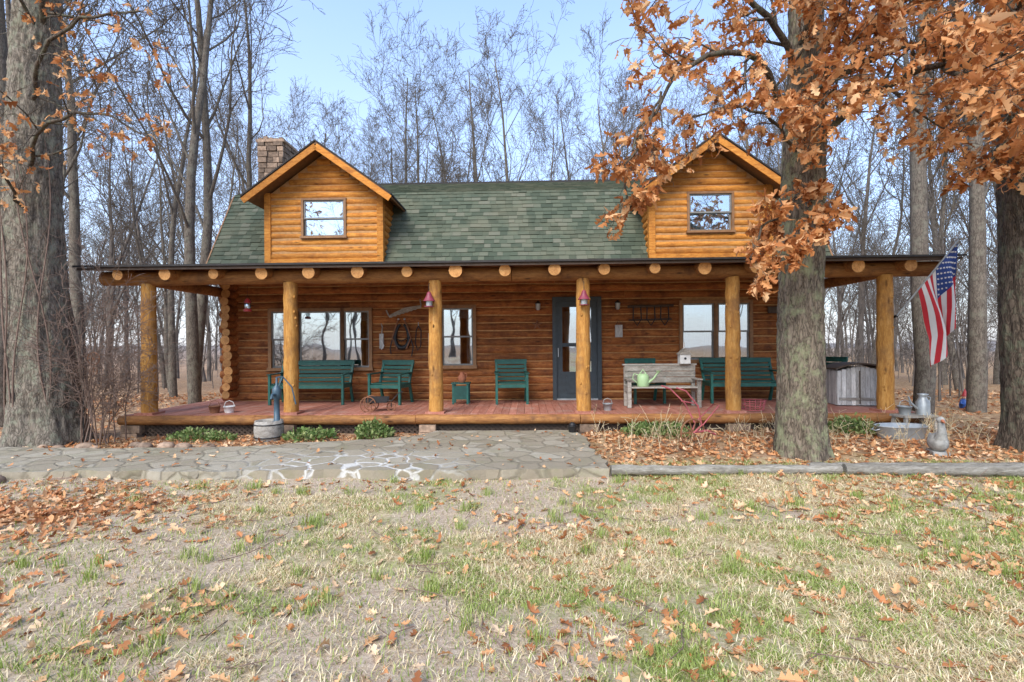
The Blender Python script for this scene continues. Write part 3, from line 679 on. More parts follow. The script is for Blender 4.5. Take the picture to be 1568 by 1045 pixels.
mb=MB(); mb.ball((0,0,.14),.13,'conc',14,1.3,.85,1.); mb.tube([(.08,0,.2),(.13,0,.3),(.1,0,.4),(.1,0,.44)],[.08,.05,.038,.03],10,'conc'); mb.ball((.09,0,.45),.05,'conc',10,1.2,.9); mb.tube([(.13,0,.45),(.2,0,.43)],[.025,.008],8,'terracotta'); mb.tube([(-.12,0,.17),(-.24,0,.22)],[.07,.015],8,'conc'); mb.box(-.12,.12,-.09,.09,-.02,.03,'conc')
mb.obj('goose_statue',None,(5.72,6.7,.07),R(-110))
mb=MB(); mb.box(-.3,.3,-.15,.15,.3,.335,'grey')
for x in(-.25,.25):
    for y in(-.11,.11): mb.beam((x*1.1,y*1.2,0),(x,y,.3),.045,.045,'grey')
mb.obj('wooden_plant_stand',None,(6.65,8.25,.03),R(6))
pail('metal_pail',(6.5,8.25,.365),.1,.14); 
mb=MB(); mb.lathe((0,0,0),[(.1,0),(.1,.2),(.06,.27),(.055,.31),(.08,.34),(.02,.35)],14,'galv'); mb.tube([(.06,0,.3),(.13,0,.28),(.1,0,.18)],.009,5,'galv'); mb.tube([(-.1,0,.1),(-.2,0,.2),(-.24,0,.3)],[.02,.015,.012],6,'galv'); mb.obj('metal_milk_can',None,(6.8,8.25,.365))
mb=MB(); mb.lathe((0,0,0),[(.1,0),(.12,.08),(.09,.2),(.05,.23)],12,'blue'); mb.ball((0,0,.27),.06,'skin'); mb.lathe((0,0,.3),[(.07,0),(.04,.08),(.004,.18)],12,'red'); mb.lathe((0,-.045,.17),[(.005,0),(.04,.05),(.045,.09)],8,'white')
for s in(-1,1): mb.tube([(.08*s,0,.19),(.13*s,-.03,.12),(.08*s,-.08,.1)],.025,6,'blue'); mb.ball((.05*s,-.05,.02),.04,'iron',8,1,1.4,.7)
mb.obj('garden_gnome',None,(11,12.1,-.05))
mb=MB(); mb.lathe((0,0,0),[(.06,0),(.085,.1),(.09,.11),(.075,.11),(.06,.03),(.001,.03)],12,'iron'); mb.ball((0,0,.11),.06,'iron',8); mb.obj('black_flower_pot',None,(1.02,8.5,.078))
mb=MB(); mb.tube([(0,0,0),(0,0,1.75),(.06,0,1.86),(.14,0,1.84),(.17,0,1.72)],.009,6,'iron'); mb.tube([(.17,0,1.72),(.17,0,1.5)],.003,4,'iron'); ring(mb,(.17,0,1.40),.10,'rust',.008,'y',20,6); ring(mb,(.17,0,1.19),.06,'rust',.007,'y',16,4)
mb.obj('hanging_garden_ornament',None,(-6.98,8.1,0))
mb=MB()
for q in range(14):
    x=-9+q*.33+random.uniform(-.1,.1); mb.ball((x,7.75+random.uniform(-.1,.15)+(.3 if x<-7.5 else 0),.03),random.uniform(.06,.12),'stone',8,1.4,1,.7)
for q in range(4): mb.ball((-6.2-.16*q,5.85+.05*q,.0),random.uniform(.09,.15),'stone',9,1.5,1,.7)
mb.obj('border_stones')

# flag
mb=MB()
tip=Vector((7.40,8.2,3.27)); base=H(6.74,-.1,2.03); d=(base-tip).normalized()
mb.tube([base,tip],.014,8,'galv'); mb.ball(tip,.03,'galv',8); mb.tube([base+Vector((0,.12,-.03)),base],.025,8,'iron')
FH=.92; FLn=1.45
def FP(u,v):
    h=tip+d*(.06+FH*v); u1=u*FLn
    cv=min(1,u*1.5); cx=tip.x-.03
    x=h.x+(cx+(-.19+.24*(1-v))*.8-h.x)*cv*.75+.035*math.sin(v*9+u*3)*u
    y=h.y+(8.3-h.y)*cv*.4+.075*math.sin(v*13+u*2.2)*min(1,u*2+.15)
    z=h.z-u1*(.96-.06*math.sin(v*6))+ .10*cv*v
    return Vector((x,y,z))
M['fw']=plain('flag_white',(.66,.64,.62),.8,var=.04); M['fr']=plain('flag_red',(.50,.022,.032),.8,var=.06); M['fb']=plain('flag_blue',(.02,.05,.20),.8,var=.06)
nu=40;sv=3
V=[FP(a/nu,b/(13*sv)) for a in range(nu+1) for b in range(13*sv+1)]; fw=[[],[],[]]
for a in range(nu):
    for b in range(13*sv):
        st=b//sv; q=a*(13*sv+1)+b
        k=2 if (a<nu*.4 and st<7) else (1 if st%2==0 else 0)
        fw[k].append((q,q+1,q+13*sv+2,q+13*sv+1))
bb=len(mb.v); mb.add(V,fw[0],'fw',True)
for fs,k in((fw[1],'fr'),(fw[2],'fb')):
    i=mb.mi(k)
    for f in fs: mb.f.append(tuple(q+bb for q in f)); mb.m.append(i); mb.s.append(True)
for r_ in range(9):
    for c_ in range(6 if r_%2==0 else 5):
        u=(.033+(c_*2+(r_%2))*.033)*1.0; v=(.5+r_*.75)*7/13/7*1.0
        p=FP(u,v); du=(FP(u+.01,v)-p).normalized(); dv=(FP(u,v+.01)-p); dv=(dv-du*dv.dot(du)).normalized(); nn=du.cross(dv)
        if nn.y>0: nn=-nn
        P=[]
        for q in range(10):
            a=q*math.pi/5; r=.021 if q%2==0 else .009; P.append(p+du*(r*math.cos(a))+dv*(r*math.sin(a))+nn*.004)
        mb.add(P,[tuple(range(10))],'fw')
mb.obj('american_flag')

# ------------------------------------------------------------------ trees
def unit(v): return v/np.linalg.norm(v)
def grow(rng,p,d,L,r,lev,out,c):
    n=c['seg'][lev]; pts=[p]; rr=[r]; dirs=[d]
    for i in range(n):
        d=unit(d+rng.normal(size=3)*c['wob'][lev]+np.array([0,0,c['up'][lev]])); p=p+d*(L/n); pts.append(p); dirs.append(d)
        rr.append(max(c['rmin'],r*(1-(i+1)/n*c['tap'][lev])))
    out.append((np.array(pts),np.array(rr),lev))
    if lev+1<c['lv']: kids(rng,np.array(pts),np.array(rr),L,lev,out,c)
def kids(rng,P,Rr,L,lev,out,c,k=None,lens=None):
    k=k or c['kids'][lev]; n=len(P)-1
    for j in range(k):
        t=c['t0'][lev]+(1-c['t0'][lev])*(j+rng.rand())/k; f=t*n; i=min(int(f),n-1); f-=i
        p=P[i]*(1-f)+P[i+1]*f; dd=unit(P[i+1]-P[i]); r=Rr[i]*(1-f)+Rr[i+1]*f
        q=rng.normal(size=3); q=unit(q-dd*q.dot(dd)); a=c['ang'][lev]*(.7+.6*rng.rand())
        nd=dd*math.cos(a)+q*math.sin(a)
        LL=(lens or L*c['lr'][lev])*(1-c['sh'][lev]*t)*(.65+.7*rng.rand())
        grow(rng,p,nd,LL,max(c['rmin'],r*c['rr'][lev]*(.7+.5*rng.rand())),lev+1,out,c)
def tubes(out,sides):
    Vs=[];Fs=[];b=0
    for P,Rr,lev in out:
        n=sides[lev]; T=np.gradient(P,axis=0); T/=np.linalg.norm(T,axis=1)[:,None]+1e-9
        ref=np.array([0,0,1.]) if abs(T[0][2])<.8 else np.array([1.,0,0]); A=np.cross(T,ref); A/=np.linalg.norm(A,axis=1)[:,None]+1e-9; B=np.cross(T,A)
        an=np.arange(n)*2*math.pi/n; V=P[:,None]+Rr[:,None,None]*(np.cos(an)[None,:,None]*A[:,None]+np.sin(an)[None,:,None]*B[:,None])
        k=len(P); Vs.append(V.reshape(-1,3)); i,j=np.meshgrid(np.arange(k-1),np.arange(n),indexing='ij'); j2=(j+1)%n
        Fs.append((np.stack([i*n+j,i*n+j2,(i+1)*n+j2,(i+1)*n+j],-1).reshape(-1,4))+b); b+=k*n
    return np.concatenate(Vs),np.concatenate(Fs)
bgc=dict(lv=5,seg=[12,7,5,4,2],wob=[.045,.12,.15,.2,.25],up=[.02,.12,.07,.03,.02],tap=[.85,.85,.85,.8,.6],kids=[12,6,5,4],t0=[.30,.25,.2,.2],ang=[.65,.62,.65,.7],lr=[.36,.5,.5,.55],sh=[.45,.4,.3,.2],rr=[.42,.55,.6,.65],rmin=.007)
farc=dict(bgc,lv=4,kids=[13,8,6],t0=[.22,.2,.2],rmin=.014,seg=[9,5,4,2])
sapc=dict(bgc,lv=4,kids=[9,6,4],t0=[.1,.15,.2],rmin=.006,seg=[7,4,3,2],lr=[.45,.5,.5],up=[.03,.06,.03,.02])
variants=[]
for v in range(12):
    rng=np.random.RandomState(100+v); out=[]
    if v<6:
        Ht=[17,19,15,20,16,18][v]; r0=[.16,.19,.135,.21,.15,.17][v]; c=bgc
    elif v<9: Ht=[17,19,16][v-6]; r0=[.18,.2,.16][v-6]; c=farc
    else: Ht=[4.,5.5,3.][v-9]; r0=.03; c=sapc
    grow(rng,np.array([0,0,-.6 if v<9 else -.1]),unit(np.array([rng.normal()*.05,rng.normal()*.05,1])),Ht,r0,0,out,c)
    if v in(1,4):
        kids(rng,out[0][0][:7],out[0][1][:7]*1.5,Ht,0,out,dict(bgc,ang=[.35,.62,.65,.7],t0=[.5,.25,.2,.2]),k=1,lens=Ht*.7)
    Vv,Ff=tubes(out,[10,6,4,3,3] if v<6 else [6,4,3,3]); variants.append((Vv,Ff))
vmesh={}
def vinst(v,bk,name,loc,rz,s,parent=None,sxy=1):
    key=(v,bk)
    if key not in vmesh:
        o=npmesh(name,*variants[v],[bk],smooth=True); vmesh[key]=o.data
    else:
        o=bpy.data.objects.new(name,vmesh[key]); col.objects.link(o)
    o.location=loc; o.rotation_euler=(0,0,rz); o.scale=(s*sxy,s*sxy,s)
    if parent:o.parent=parent
    return o
forest=empty('distant_forest')
rng=np.random.RandomState(3); cnt=0; pl=[]
while cnt<100:
    y=18+26*rng.rand(); x=(rng.rand()*2-1)*(y*1.12+4)
    if abs(x)<9.5 and y<21: continue
    if any((x-a)**2+(y-b)**2<6 for a,b in pl): continue
    pl.append((x,y)); cnt+=1
    s=.78+.4*rng.rand()
    if abs(x)<15 and y<32: s*=.82
    vinst(rng.randint(6),'bgbark' if y<30 else 'farbark_hazed','forest_tree',(x,y,float(gz(x,y))),rng.rand()*6.3,s,forest)
cnt=0
while cnt<210:
    y=42+75*rng.rand(); x=(rng.rand()*2-1)*(y*1.15+4); cnt+=1
    vinst(6+rng.randint(3),'farbark_hazed','forest_tree',(x,y,float(gz(x,y))),rng.rand()*6.3,.8+.4*rng.rand(),forest)
cnt=0
while cnt<330:
    y=12+75*rng.rand()**1.2; x=(rng.rand()*2-1)*(y*1.12+4)
    if abs(x)<10 and y<20: continue
    cnt+=1; vinst(9+rng.randint(3),'farbark_hazed','forest_sapling',(x,y,float(gz(x,y))),rng.rand()*6.3,.6+.7*rng.rand(),forest)
for q in range(14):
    x=rng.uniform(-34,34); y=rng.uniform(-42,-24)
    vinst(6+rng.randint(3),'farbark_hazed','forest_tree',(x,y,float(gz(x,y))),rng.rand()*6.3,.85,forest)
for (x,y,v,s,rz,sw) in [(8.95,10.9,3,1.0,2.3,.95),(10.5,11.3,0,1.05,2.,1.1),(-8.9,14,0,1.,1.,1.1),(-9.9,15.5,5,1.05,2.,1.),(-11.2,13.2,2,1.,4.,1.05),(-13.0,15.,3,.95,5.,.9),(-1.8,21.5,1,.85,0.4,1),(0.4,23,4,.95,1.7,1),(-5.2,22.5,5,.8,3.,1),(4.2,22.,2,.95,2.,1),(12.9,14,0,1,3.,1),(-10.4,10.2,3,1.0,.7,1.)]:
    vinst(v,'bgbark','bare_tree',(x,y,float(gz(x,y))),rz,s,None,sw)

LT=np.array([(0,.012),(.12,.05),(.27,.25),(.38,.09),(.55,.31),(.66,.11),(.82,.2),(1,.02)])
def leaves(name,pos,tip,nrm,size,curl,fold,mat,parent=None):
    n=len(pos); tip=tip/np.linalg.norm(tip,axis=1)[:,None]; s=np.cross(nrm,tip); s/=np.linalg.norm(s,axis=1)[:,None]+1e-9; nn=np.cross(tip,s)
    k=len(LT); loc=[]
    for sg in(-1,0,1):
        loc.append((LT[:,0],LT[:,1]*sg))
    t=np.concatenate([a for a,b in loc]); w=np.concatenate([b for a,b in loc])
    tw=np.random.RandomState(1).normal(size=n)*.5
    zz=curl[:,None]*((t[None]-.4)**2)*1.2+fold[:,None]*np.abs(w)[None]*1.+tw[:,None]*w[None]*t[None]
    tt=t[None]*(1-.12*np.abs(curl)[:,None]*t[None])
    V=pos[:,None]+size[:,None,None]*(tt[...,None]*tip[:,None]+w[None,:,None]*s[:,None]*.9+zz[...,None]*nn[:,None])
    F=[]
    for i in range(k-1): F+=[(i,i+1,k+i+1,k+i),(k+i,k+i+1,2*k+i+1,2*k+i)]
    F=np.array(F)[None]+(np.arange(n)*3*k)[:,None,None]
    return npmesh(name,V.reshape(-1,3),F.reshape(-1,4),[mat],smooth=False,parent=parent)
def trunk(name,pts,rad,mat,parent,amp=.02,n=96,dz=.035,seed=0,lobes=5):
    P=np.array(pts,float); Rr=np.array(rad,float); Ls=np.concatenate([[0],np.cumsum(np.linalg.norm(np.diff(P,axis=0),axis=1))])
    m=int(Ls[-1]/dz); s=np.linspace(0,Ls[-1],m)
    C=np.stack([np.interp(s,Ls,P[:,i]) for i in range(3)],1)
    for _ in range(12): C[1:-1]=(C[:-2]+C[1:-1]*2+C[2:])/4
    r=np.interp(s,Ls,Rr); 
    for _ in range(12): r[1:-1]=(r[:-2]+r[1:-1]*2+r[2:])/4
    an=np.arange(n)*2*math.pi/n+math.pi/2
    AA,SS=np.meshgrid(an,s)
    disp=(1-np.abs(2*fbm(AA*7,SS*2.6,3,seed)-1)*1.7)*amp*1.2+(fbm(AA*16,SS*9,3,seed+5)-.5)*amp*1.4
    low=(fbm(AA*1.2,SS*.8,2,seed+9)-.5)*.12
    flare=np.exp(-SS/.33)*(.5+.5*np.cos(AA*lobes+seed))*.32
    rr=r[:,None]*(1+low+flare)+disp
    V=np.stack([C[:,0][:,None]+rr*np.cos(AA),C[:,1][:,None]+rr*np.sin(AA),C[:,2][:,None]+0*AA],-1).reshape(-1,3)
    i,j=np.meshgrid(np.arange(m-1),np.arange(n),indexing='ij'); j2=(j+1)%n
    F=np.stack([i*n+j,i*n+j2,(i+1)*n+j2,(i+1)*n+j],-1).reshape(-1,4)
    return npmesh(name,V,F,[mat],smooth=True,parent=parent)
lc=dict(lv=5,seg=[6,5,4,3,3],wob=[.1,.12,.18,.22,.3],up=[0,.0,-.02,-.03,-.05],tap=[.8,.8,.8,.8,.6],kids=[8,9,6,4],t0=[.2,.12,.12,.1],ang=[.8,.85,.85,.8],lr=[.5,.45,.5,.5],sh=[.3,.3,.2,.2],rr=[.5,.5,.55,.6],rmin=.0026)
def limb(rng,pts,r0,out,nb,blen,r1=.012):
    P=np.array(pts,float); L=np.linalg.norm(np.diff(P,axis=0),axis=1).sum(); s=np.concatenate([[0],np.cumsum(np.linalg.norm(np.diff(P,axis=0),axis=1))]); q=np.linspace(0,s[-1],14)
    C=np.stack([np.interp(q,s,P[:,i]) for i in range(3)],1); C[1:-1]=(C[:-2]+2*C[1:-1]+C[2:])/4; C[1:-1]+=rng.normal(size=(12,3))*.025
    Rr=np.linspace(r0,r1,14); out.append((C,Rr,1)); kids(rng,C,Rr,L,1,out,lc,k=nb,lens=blen)
def leafset(name,rng,outs,size,parent,minlev=3):
    pos=[];tip=[]
    for out,per,prob in outs:
        for P,Rr,lev in out:
            if lev<minlev or rng.rand()>prob: continue
            dd=unit(P[-1]-P[-2])
            for q in range(rng.poisson(per)+1):
                f=rng.uniform(.45,1.)*(len(P)-1); i=min(int(f),len(P)-2); p=P[i]+(P[i+1]-P[i])*(f-i)
                pos.append(p); tip.append(dd*.5+rng.normal(size=3)*.55+np.array([0,0,-.55]))
    pos=np.array(pos);tip=np.array(tip); n=len(pos)
    leaves(name,pos,tip,rng.normal(size=(n,3)),size*(.6+.7*rng.rand(n)),rng.normal(size=n)*.9,rng.uniform(-.2,1.1,n),'oakleaf',parent); print(name,n)
oak=empty('oak_tree'); rng=np.random.RandomState(21)
trunk('trunk',[(3.90,6.7,-.1),(3.88,6.7,.4),(3.89,6.7,2),(3.93,6.7,3.6),(3.98,6.7,4.8),(4.02,6.75,6.5),(4.1,6.8,9),(4.2,6.9,12)],[.31,.272,.25,.24,.21,.17,.13,.06],'bark',oak,seed=2,amp=.024)
A=[];Bq=[]
for dst,pts,r,nb,bl in [
 (A,[(3.9,6.7,4.5),(3.1,6.2,5.1),(2.3,5.8,5.0),(1.7,5.6,4.4),(1.35,5.5,3.7)],.05,13,.9),
 (A,[(3.95,6.7,5.2),(3.2,6.3,5.8),(2.3,5.9,6.0),(1.5,5.7,5.6)],.05,12,1.0),
 (Bq,[(3.95,6.7,4.1),(4.3,6.0,4.55),(4.5,5.3,4.5),(4.3,4.7,4.1),(4.0,4.4,3.8)],.06,15,.95),
 (Bq,[(3.9,6.6,4.1),(3.6,6.0,4.5),(3.4,5.4,4.4),(3.25,5.0,4.1)],.045,11,.8),
 (Bq,[(3.95,6.7,4.9),(5.0,6.4,5.4),(6.0,6.1,5.2),(6.6,6.0,4.6)],.06,15,1.1),
 (Bq,[(3.9,6.7,5.5),(3.8,6.0,5.9),(3.7,5.4,5.7),(3.5,5,5.2)],.055,13,1.0),
 (Bq,[(3.95,6.7,5.0),(4.6,6.0,5.6),(5.0,5.3,5.5),(5.0,4.8,5.0)],.055,14,1.1),
 (Bq,[(3.9,6.5,3.5),(3.65,6.1,3.3),(3.5,5.9,2.9),(3.5,5.8,2.6)],.015,6,.35),
 (Bq,[(3.8,6.5,3.5),(3.3,6.1,3.2),(2.9,5.9,2.8),(2.78,5.8,2.55)],.016,7,.38),
 (A,[(3.9,6.7,6.2),(3.0,6.5,7.0),(2.0,6.3,7.2),(1.2,6.2,6.8)],.06,10,1.2),
 (A,[(3.9,6.6,4.0),(3.3,6.3,4.4),(2.7,6.1,4.5),(2.2,6.0,4.3)],.025,8,.6),
 (A,[(1.7,5.6,4.4),(1.45,5.5,3.9),(1.3,5.5,3.4),(1.2,5.5,3.0)],.015,7,.42),
 ]: limb(rng,pts,r,dst,nb,bl)
Vv,Ff=tubes(A+Bq,[8,8,6,4,3]); npmesh('limbs',Vv,Ff,['bark2'],smooth=True,parent=oak)
leafset('foliage',rng,[(A,1.8,.40),(Bq,2.0,.52)],.145,oak)
oak2=empty('oak_tree.001'); out=[]
trunk('trunk_r',[(7.42,7.0,-.1),(7.40,7.0,.4),(7.32,7.0,2),(7.25,7,4),(7.3,7,6.5),(7.3,7,10)],[.40,.35,.32,.29,.24,.1],'bark2',oak2,seed=6)
for pts,r,nb,bl in [
 ([(7.1,7,4.2),(6.3,6.3,4.8),(5.6,5.8,4.5),(5.1,5.4,4.0)],.06,13,1.0),
 ([(7.1,7,3.6),(6.5,6.4,4.1),(5.9,6.0,3.9),(5.6,5.9,3.6)],.035,8,.6),
 ([(7.1,7,5.0),(6.4,6.2,5.6),(5.6,5.6,5.8),(5.0,5.2,5.4)],.06,13,1.1)]: limb(rng,pts,r,out,nb,bl)
Vv,Ff=tubes(out,[8,8,6,4,3]); npmesh('limbs_r',Vv,Ff,['bark2'],smooth=True,parent=oak2)
leafset('foliage_r',rng,[(out,2.0,.5)],.145,oak2)
oak3=empty('oak_tree.002'); out=[]
trunk('trunk_l',[(-7.72,8.3,-.15),(-7.76,8.3,.5),(-7.88,8.3,2),(-7.98,8.3,4),(-7.94,8.35,6.5),(-7.85,8.4,10),(-7.85,8.4,13)],[.54,.45,.385,.35,.30,.22,.1],'barkL',oak3,seed=11,lobes=6,amp=.028)
for pts,r,nb,bl in [
 ([(-8.0,8.3,4.4),(-7.0,7.4,4.9),(-5.8,6.9,4.9),(-4.9,6.6,4.4)],.035,9,1.0),
 ([(-8.0,8.3,5.4),(-7.2,7.6,6.1),(-6.2,7.2,6.4),(-5.2,7,6.3)],.04,8,1.2),
 ([(-8.0,8.2,3.7),(-7.4,7.2,4.3),(-6.8,6.4,4.4),(-6.2,6.0,4.1)],.025,8,.8),
 ([(-8.0,8.3,6.4),(-7.4,8.0,7.4),(-6.6,7.8,8.0)],.07,8,1.6)]: limb(rng,pts,r,out,nb,bl)
Vv,Ff=tubes(out,[8,8,6,4,3]); npmesh('limbs_l',Vv,Ff,['bark2'],smooth=True,parent=oak3)
leafset('foliage_l',rng,[(out,.9,.28)],.13,oak3)
out=[]; vc=dict(lc,up=[.03,.02,0,0,0],lv=4,kids=[8,5,3],wob=[.1,.16,.2,.2],rmin=.003)
for q in range(16):
    x=-6.85+rng.normal()*.2; grow(rng,np.array([x,8.2+rng.normal()*.15,0]),unit(np.array([rng.normal()*.16,rng.normal()*.1,1])),rng.uniform(1.1,2.7),.012,0,out,vc)
Vv,Ff=tubes(out,[5,4,3,3]); npmesh('bare_vine_shrub',Vv,Ff,['twig'],smooth=True)
out=[]
for q in range(6):
    a0=rng.uniform(-2.6,-.4); s=np.linspace(0,5,40); aa=a0+.35*np.sin(s*1.1+q)
    rr=.49-.022*s; P=np.stack([-7.75-.055*s+rr*np.cos(aa),8.3+rr*np.sin(aa),s],1); out.append((P,np.linspace(.016,.006,40),0)); kids(rng,P,np.full(40,.007),1,2,out,dict(lc,lv=4,kids=[0,0,5]),k=22,lens=.4)
Vv,Ff=tubes(out,[6,5,4,3]); npmesh('climbing_vine',Vv,Ff,['twig'],smooth=True)

def shrub(name,x,y,r,h,n,blade=False):
    rg=np.random.RandomState(int(abs(x)*100)); z0=float(gz(x,y))
    th=rg.rand(n)*6.283; rad=np.sqrt(rg.rand(n))*r; zz=rg.rand(n)**.7*h*(1-(rad/r)**2*.6)*(.7+.5*vnoise(th*1.3,rad*6,3))
    pos=np.stack([x+rad*np.cos(th)*1.2,y+rad*np.sin(th),z0+zz],1); tip=np.stack([np.cos(th)*.6,np.sin(th)*.6,np.full(n,.7)],1)+rg.normal(size=(n,3))*.5
    leaves(name,pos,tip,rg.normal(size=(n,3)),(.05+.04*rg.rand(n))*(1.6 if blade else 1),rg.normal(size=n)*.6,rg.rand(n)*.5,'shrub')
shrub('low_shrub',-5.35,8.4,.34,.20,420); shrub('low_shrub',-3.45,8.45,.34,.14,260,True); shrub('low_shrub',-2.32,8.35,.24,.34,800); shrub('low_shrub',2.5,8.35,.42,.24,500); shrub('low_shrub',5.6,8.2,.3,.3,500); shrub('low_shrub',2.1,8.4,.2,.22,200); shrub('low_shrub',-4.9,8.35,.2,.12,200)
out=[]
for q in range(160):
    x=rng.uniform(1.4,7.5); y=rng.uniform(6.9,8.6); grow(rng,np.array([x,y,.02]),unit(np.array([rng.normal()*.4,rng.normal()*.3,1])),rng.uniform(.15,.5),.004,0,out,dict(vc,lv=2,kids=[3]))
Vv,Ff=tubes(out,[3,3]); npmesh('dry_stalks',Vv,Ff,['grassd'],smooth=True)

# ------------------------------------------------------------------ lawn
rg=np.random.RandomState(77)
def inpath(x,y):
    a=(y>5.93)&(y<7.6)&(x<1.2); b=(x>-1.5)&(x<1.2)&(y>5.93)&(y<8.8); c=(y>7.5)&(x>-3.8)&(x<-1.4)&(y<7.5+(x+3.9)*.5); e=(x<-8)&(y>5.9)&(y<8.6)
    return a|b|c|e
def scat(n,y0,y1,p=1.):
    y=y0+(y1-y0)*rg.rand(n)**p; x=(rg.rand(n)*2-1)*(y*1.06+.5); return x,y
x,y=scat(600000,1.5,6.4,1.25); g,d,l=masks(x,y)
cl=fbm(x*7,y*7,2,51)
kg=(rg.rand(len(x))<(g*sstep(cl,.42,.60)*.62+.05)); kd=(~kg)&(rg.rand(len(x))<(.70-.62*d)*sstep(cl,.25,.52))
keep=(kg|kd)&(~inpath(x,y)); x=x[keep];y=y[keep];kg=kg[keep]; n=len(x)
lean=np.where(kg,1.0,2.6)*(.4+rg.rand(n)); L=np.where(kg,.018+.035*rg.rand(n),.02+.055*rg.rand(n)); th=rg.rand(n)*6.283
dx=np.cos(th)*lean;dy=np.sin(th)*lean; nm=np.sqrt(dx*dx+dy*dy+1); wd=.0016+.002*rg.rand(n); th2=th+1.57
z=gz(x,y); B=np.stack([x,y,z],1); W_=np.stack([np.cos(th2)*wd,np.sin(th2)*wd,0*wd],1); T=B+np.stack([dx/nm*L,dy/nm*L,L/nm+.003],1); Mi=B+np.stack([dx/nm*L*.4,dy/nm*L*.4,L/nm*.65+.003],1)
V=np.stack([B-W_,B+W_,Mi+W_*.7,Mi-W_*.7,T-W_*.1,T+W_*.1],1).reshape(-1,3); q=np.arange(n)*6
F=np.concatenate([np.stack([q,q+1,q+2,q+3],1),np.stack([q+3,q+2,q+5,q+4],1)]); mi=np.concatenate([np.where(kg,0,1)]*2)
npmesh('lawn_grass',V,F,['grassg','grassd'],mi); print('blades',n)
x0=rg.uniform(-4,5,90); y0=rg.uniform(2.6,6,90); kk=40
x=(x0[:,None]+rg.normal(size=(90,kk))*.035).ravel(); y=(y0[:,None]+rg.normal(size=(90,kk))*.03).ravel(); n=len(x)
L=.05+.07*rg.rand(n); th=rg.rand(n)*6.283; ln=.5*rg.rand(n)+.1; B=np.stack([x,y,gz(x,y)],1); wd=.0028; W_=np.stack([-np.sin(th)*wd,np.cos(th)*wd,0*th],1)
T=B+np.stack([np.cos(th)*L*ln*1.3,np.sin(th)*L*ln*1.3,L*.9],1); Mi=B+np.stack([np.cos(th)*L*ln*.4,np.sin(th)*L*ln*.4,L*.6],1)
V=np.stack([B-W_,B+W_,Mi+W_*.8,Mi-W_*.8,T-W_*.1,T+W_*.1],1).reshape(-1,3); q=np.arange(n)*6
npmesh('grass_tufts',V,np.concatenate([np.stack([q,q+1,q+2,q+3],1),np.stack([q+3,q+2,q+5,q+4],1)]),['grassg'])
def ground_leaves(name,x,y,s0,zoff=.006,onpath=False):
    n=len(x); th=rg.rand(n)*6.283; tl=rg.normal(size=(n,2))*.28
    z=gz(x,y)+zoff
    if onpath: z=np.where(inpath(x,y),.078,z)
    nrm=np.stack([tl[:,0],tl[:,1],np.ones(n)],1); tip=np.stack([np.cos(th),np.sin(th),rg.normal(size=n)*.18],1)
    leaves(name,np.stack([x,y,z+.012*rg.rand(n)],1),tip,nrm,s0*(.6+.8*rg.rand(n)),rg.normal(size=n)*.7,rg.uniform(0,.7,n),'gleaf')
x,y=scat(34000,1.7,6.3,1.1); g,d,l=masks(x,y)
pr=.025+.26*sstep(x,0.6,3.5)*sstep(fbm(x*1.3,y*1.3,3,61),.42,.62)+.26*l*sstep(fbm(x*2,y*2,3,62),.35,.6)+.03*sstep(-x,2,4)+.05*sstep(y,5.,6.2)+.12*sstep(fbm(x*1.6,y*1.6,3,64),.6,.7)
k=(rg.rand(len(x))<pr)&(~inpath(x,y)); x=x[k];y=y[k]; ground_leaves('fallen_leaves',x,y,.088)
x=rg.uniform(1.2,9,9000);y=rg.uniform(6.1,8.8,9000); pr=.30+.4*fbm(x*1.5,y*1.5,3,66); k=rg.rand(9000)<pr; ground_leaves('bed_leaf_litter',x[k],y[k],.09)
x=rg.uniform(-10,-1.2,2600);y=rg.uniform(7.4,8.8,2600); k=~inpath(x,y); ground_leaves('bed_leaf_litter',x[k],y[k],.08)
x=rg.uniform(-9,1.2,260);y=rg.uniform(6,8.6,260); k=inpath(x,y); ground_leaves('path_leaves',x[k],y[k],.08,onpath=True)
x=rg.uniform(7,20,9000)*rg.choice([-1,1],9000);y=rg.uniform(7,20,9000); ground_leaves('woodland_leaf_litter',x,y,.12)
x=-4.8+rg.normal(size=1100)*.75; y=4.75+rg.normal(size=1100)*.42; ground_leaves('leaf_pile',x,y,.10,.02)
out=[]
for q in range(60):
    y=rg.uniform(1.9,6); x=rg.uniform(-1,1)*y; a=rg.rand()*6.28
    grow(rng,np.array([x,y,float(gz(x,y))+.015]),np.array([math.cos(a),math.sin(a),0]),rg.uniform(.12,.6),.0045,0,out,dict(vc,lv=2,kids=[2],up=[0,0],wob=[.08,.1],seg=[5,3],lr=[.4]))
Vv,Ff=tubes(out,[4,3]); npmesh('fallen_twigs',Vv,Ff,['twig'],smooth=True)

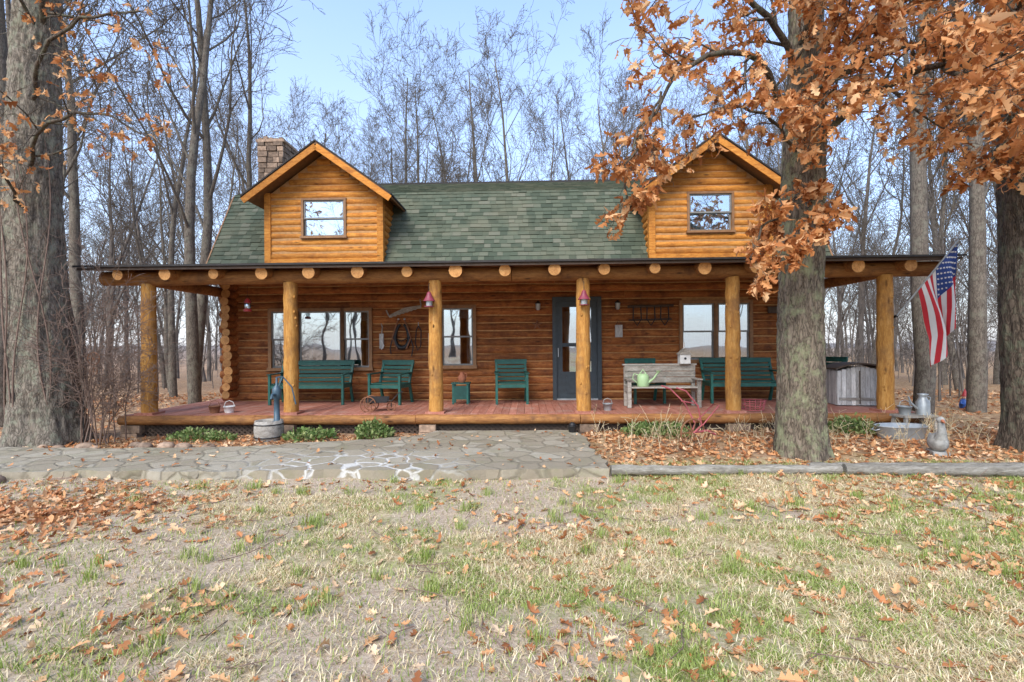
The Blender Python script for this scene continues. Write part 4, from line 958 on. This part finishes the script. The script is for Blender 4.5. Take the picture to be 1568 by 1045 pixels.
# ------------------------------------------------------------------ light, sky, camera
EL=R(42); az=math.atan2(-.45,-.9)
sd=Vector((math.sin(az)*math.cos(EL),math.cos(az)*math.cos(EL),math.sin(EL)))
w=bpy.data.worlds.new('World'); sc.world=w; w.use_nodes=True; nt=w.node_tree; nt.nodes.clear()
o=N(nt,'ShaderNodeOutputWorld'); bg=N(nt,'ShaderNodeBackground'); bg.inputs['Strength'].default_value=.15
sky=N(nt,'ShaderNodeTexSky',sky_type='NISHITA'); sky.sun_disc=False; sky.sun_elevation=EL; sky.sun_rotation=az%(2*math.pi); sky.air_density=1.; sky.dust_density=1.; sky.ozone_density=1.5
tc=N(nt,'ShaderNodeTexCoord'); mp=N(nt,'ShaderNodeMapping'); mp.inputs['Scale'].default_value=(1,1,2.5); nt.links.new(tc.outputs['Generated'],mp.inputs[0])
cn=noise(nt,mp.outputs[0],1.6,3,.5); sx=N(nt,'ShaderNodeSeparateXYZ'); nt.links.new(tc.outputs['Generated'],sx.inputs[0])
hz=ramp(nt,sx.outputs[2],[(.0,(.95,.95,.95)),(.22,(.48,.48,.48)),(.6,(.18,.18,.18))])
cf=ramp(nt,cn,[(.45,(.1,.1,.1)),(.8,(.4,.4,.4))])
fac=mth(nt,'MAXIMUM',cf,hz,True)
skb=mixc(nt,1.,sky.outputs[0],(2.4,2.85,3.3),'MULTIPLY')
c=mixc(nt,fac,skb,(7.3,7.3,7.7))
nt.links.new(c,bg.inputs[0]); nt.links.new(bg.outputs[0],o.inputs[0])
sl=bpy.data.lights.new('sun','SUN'); sl.energy=4.1; sl.angle=R(34); sl.color=(1,.93,.82); so=bpy.data.objects.new('sun',sl); col.objects.link(so)
so.rotation_euler=(-sd).to_track_quat('-Z','Y').to_euler(); so.location=(0,-10,20)
cam=bpy.data.cameras.new('camera'); cam.lens=17.5; cam.sensor_width=36; cam.clip_end=2000; cam.shift_y=.005
co=bpy.data.objects.new('camera',cam); col.objects.link(co); co.location=(0,0,1.55); co.rotation_euler=(R(90),R(.45),0); sc.camera=co
sc.view_settings.view_transform='Standard'; sc.view_settings.look='None'; sc.view_settings.exposure=0
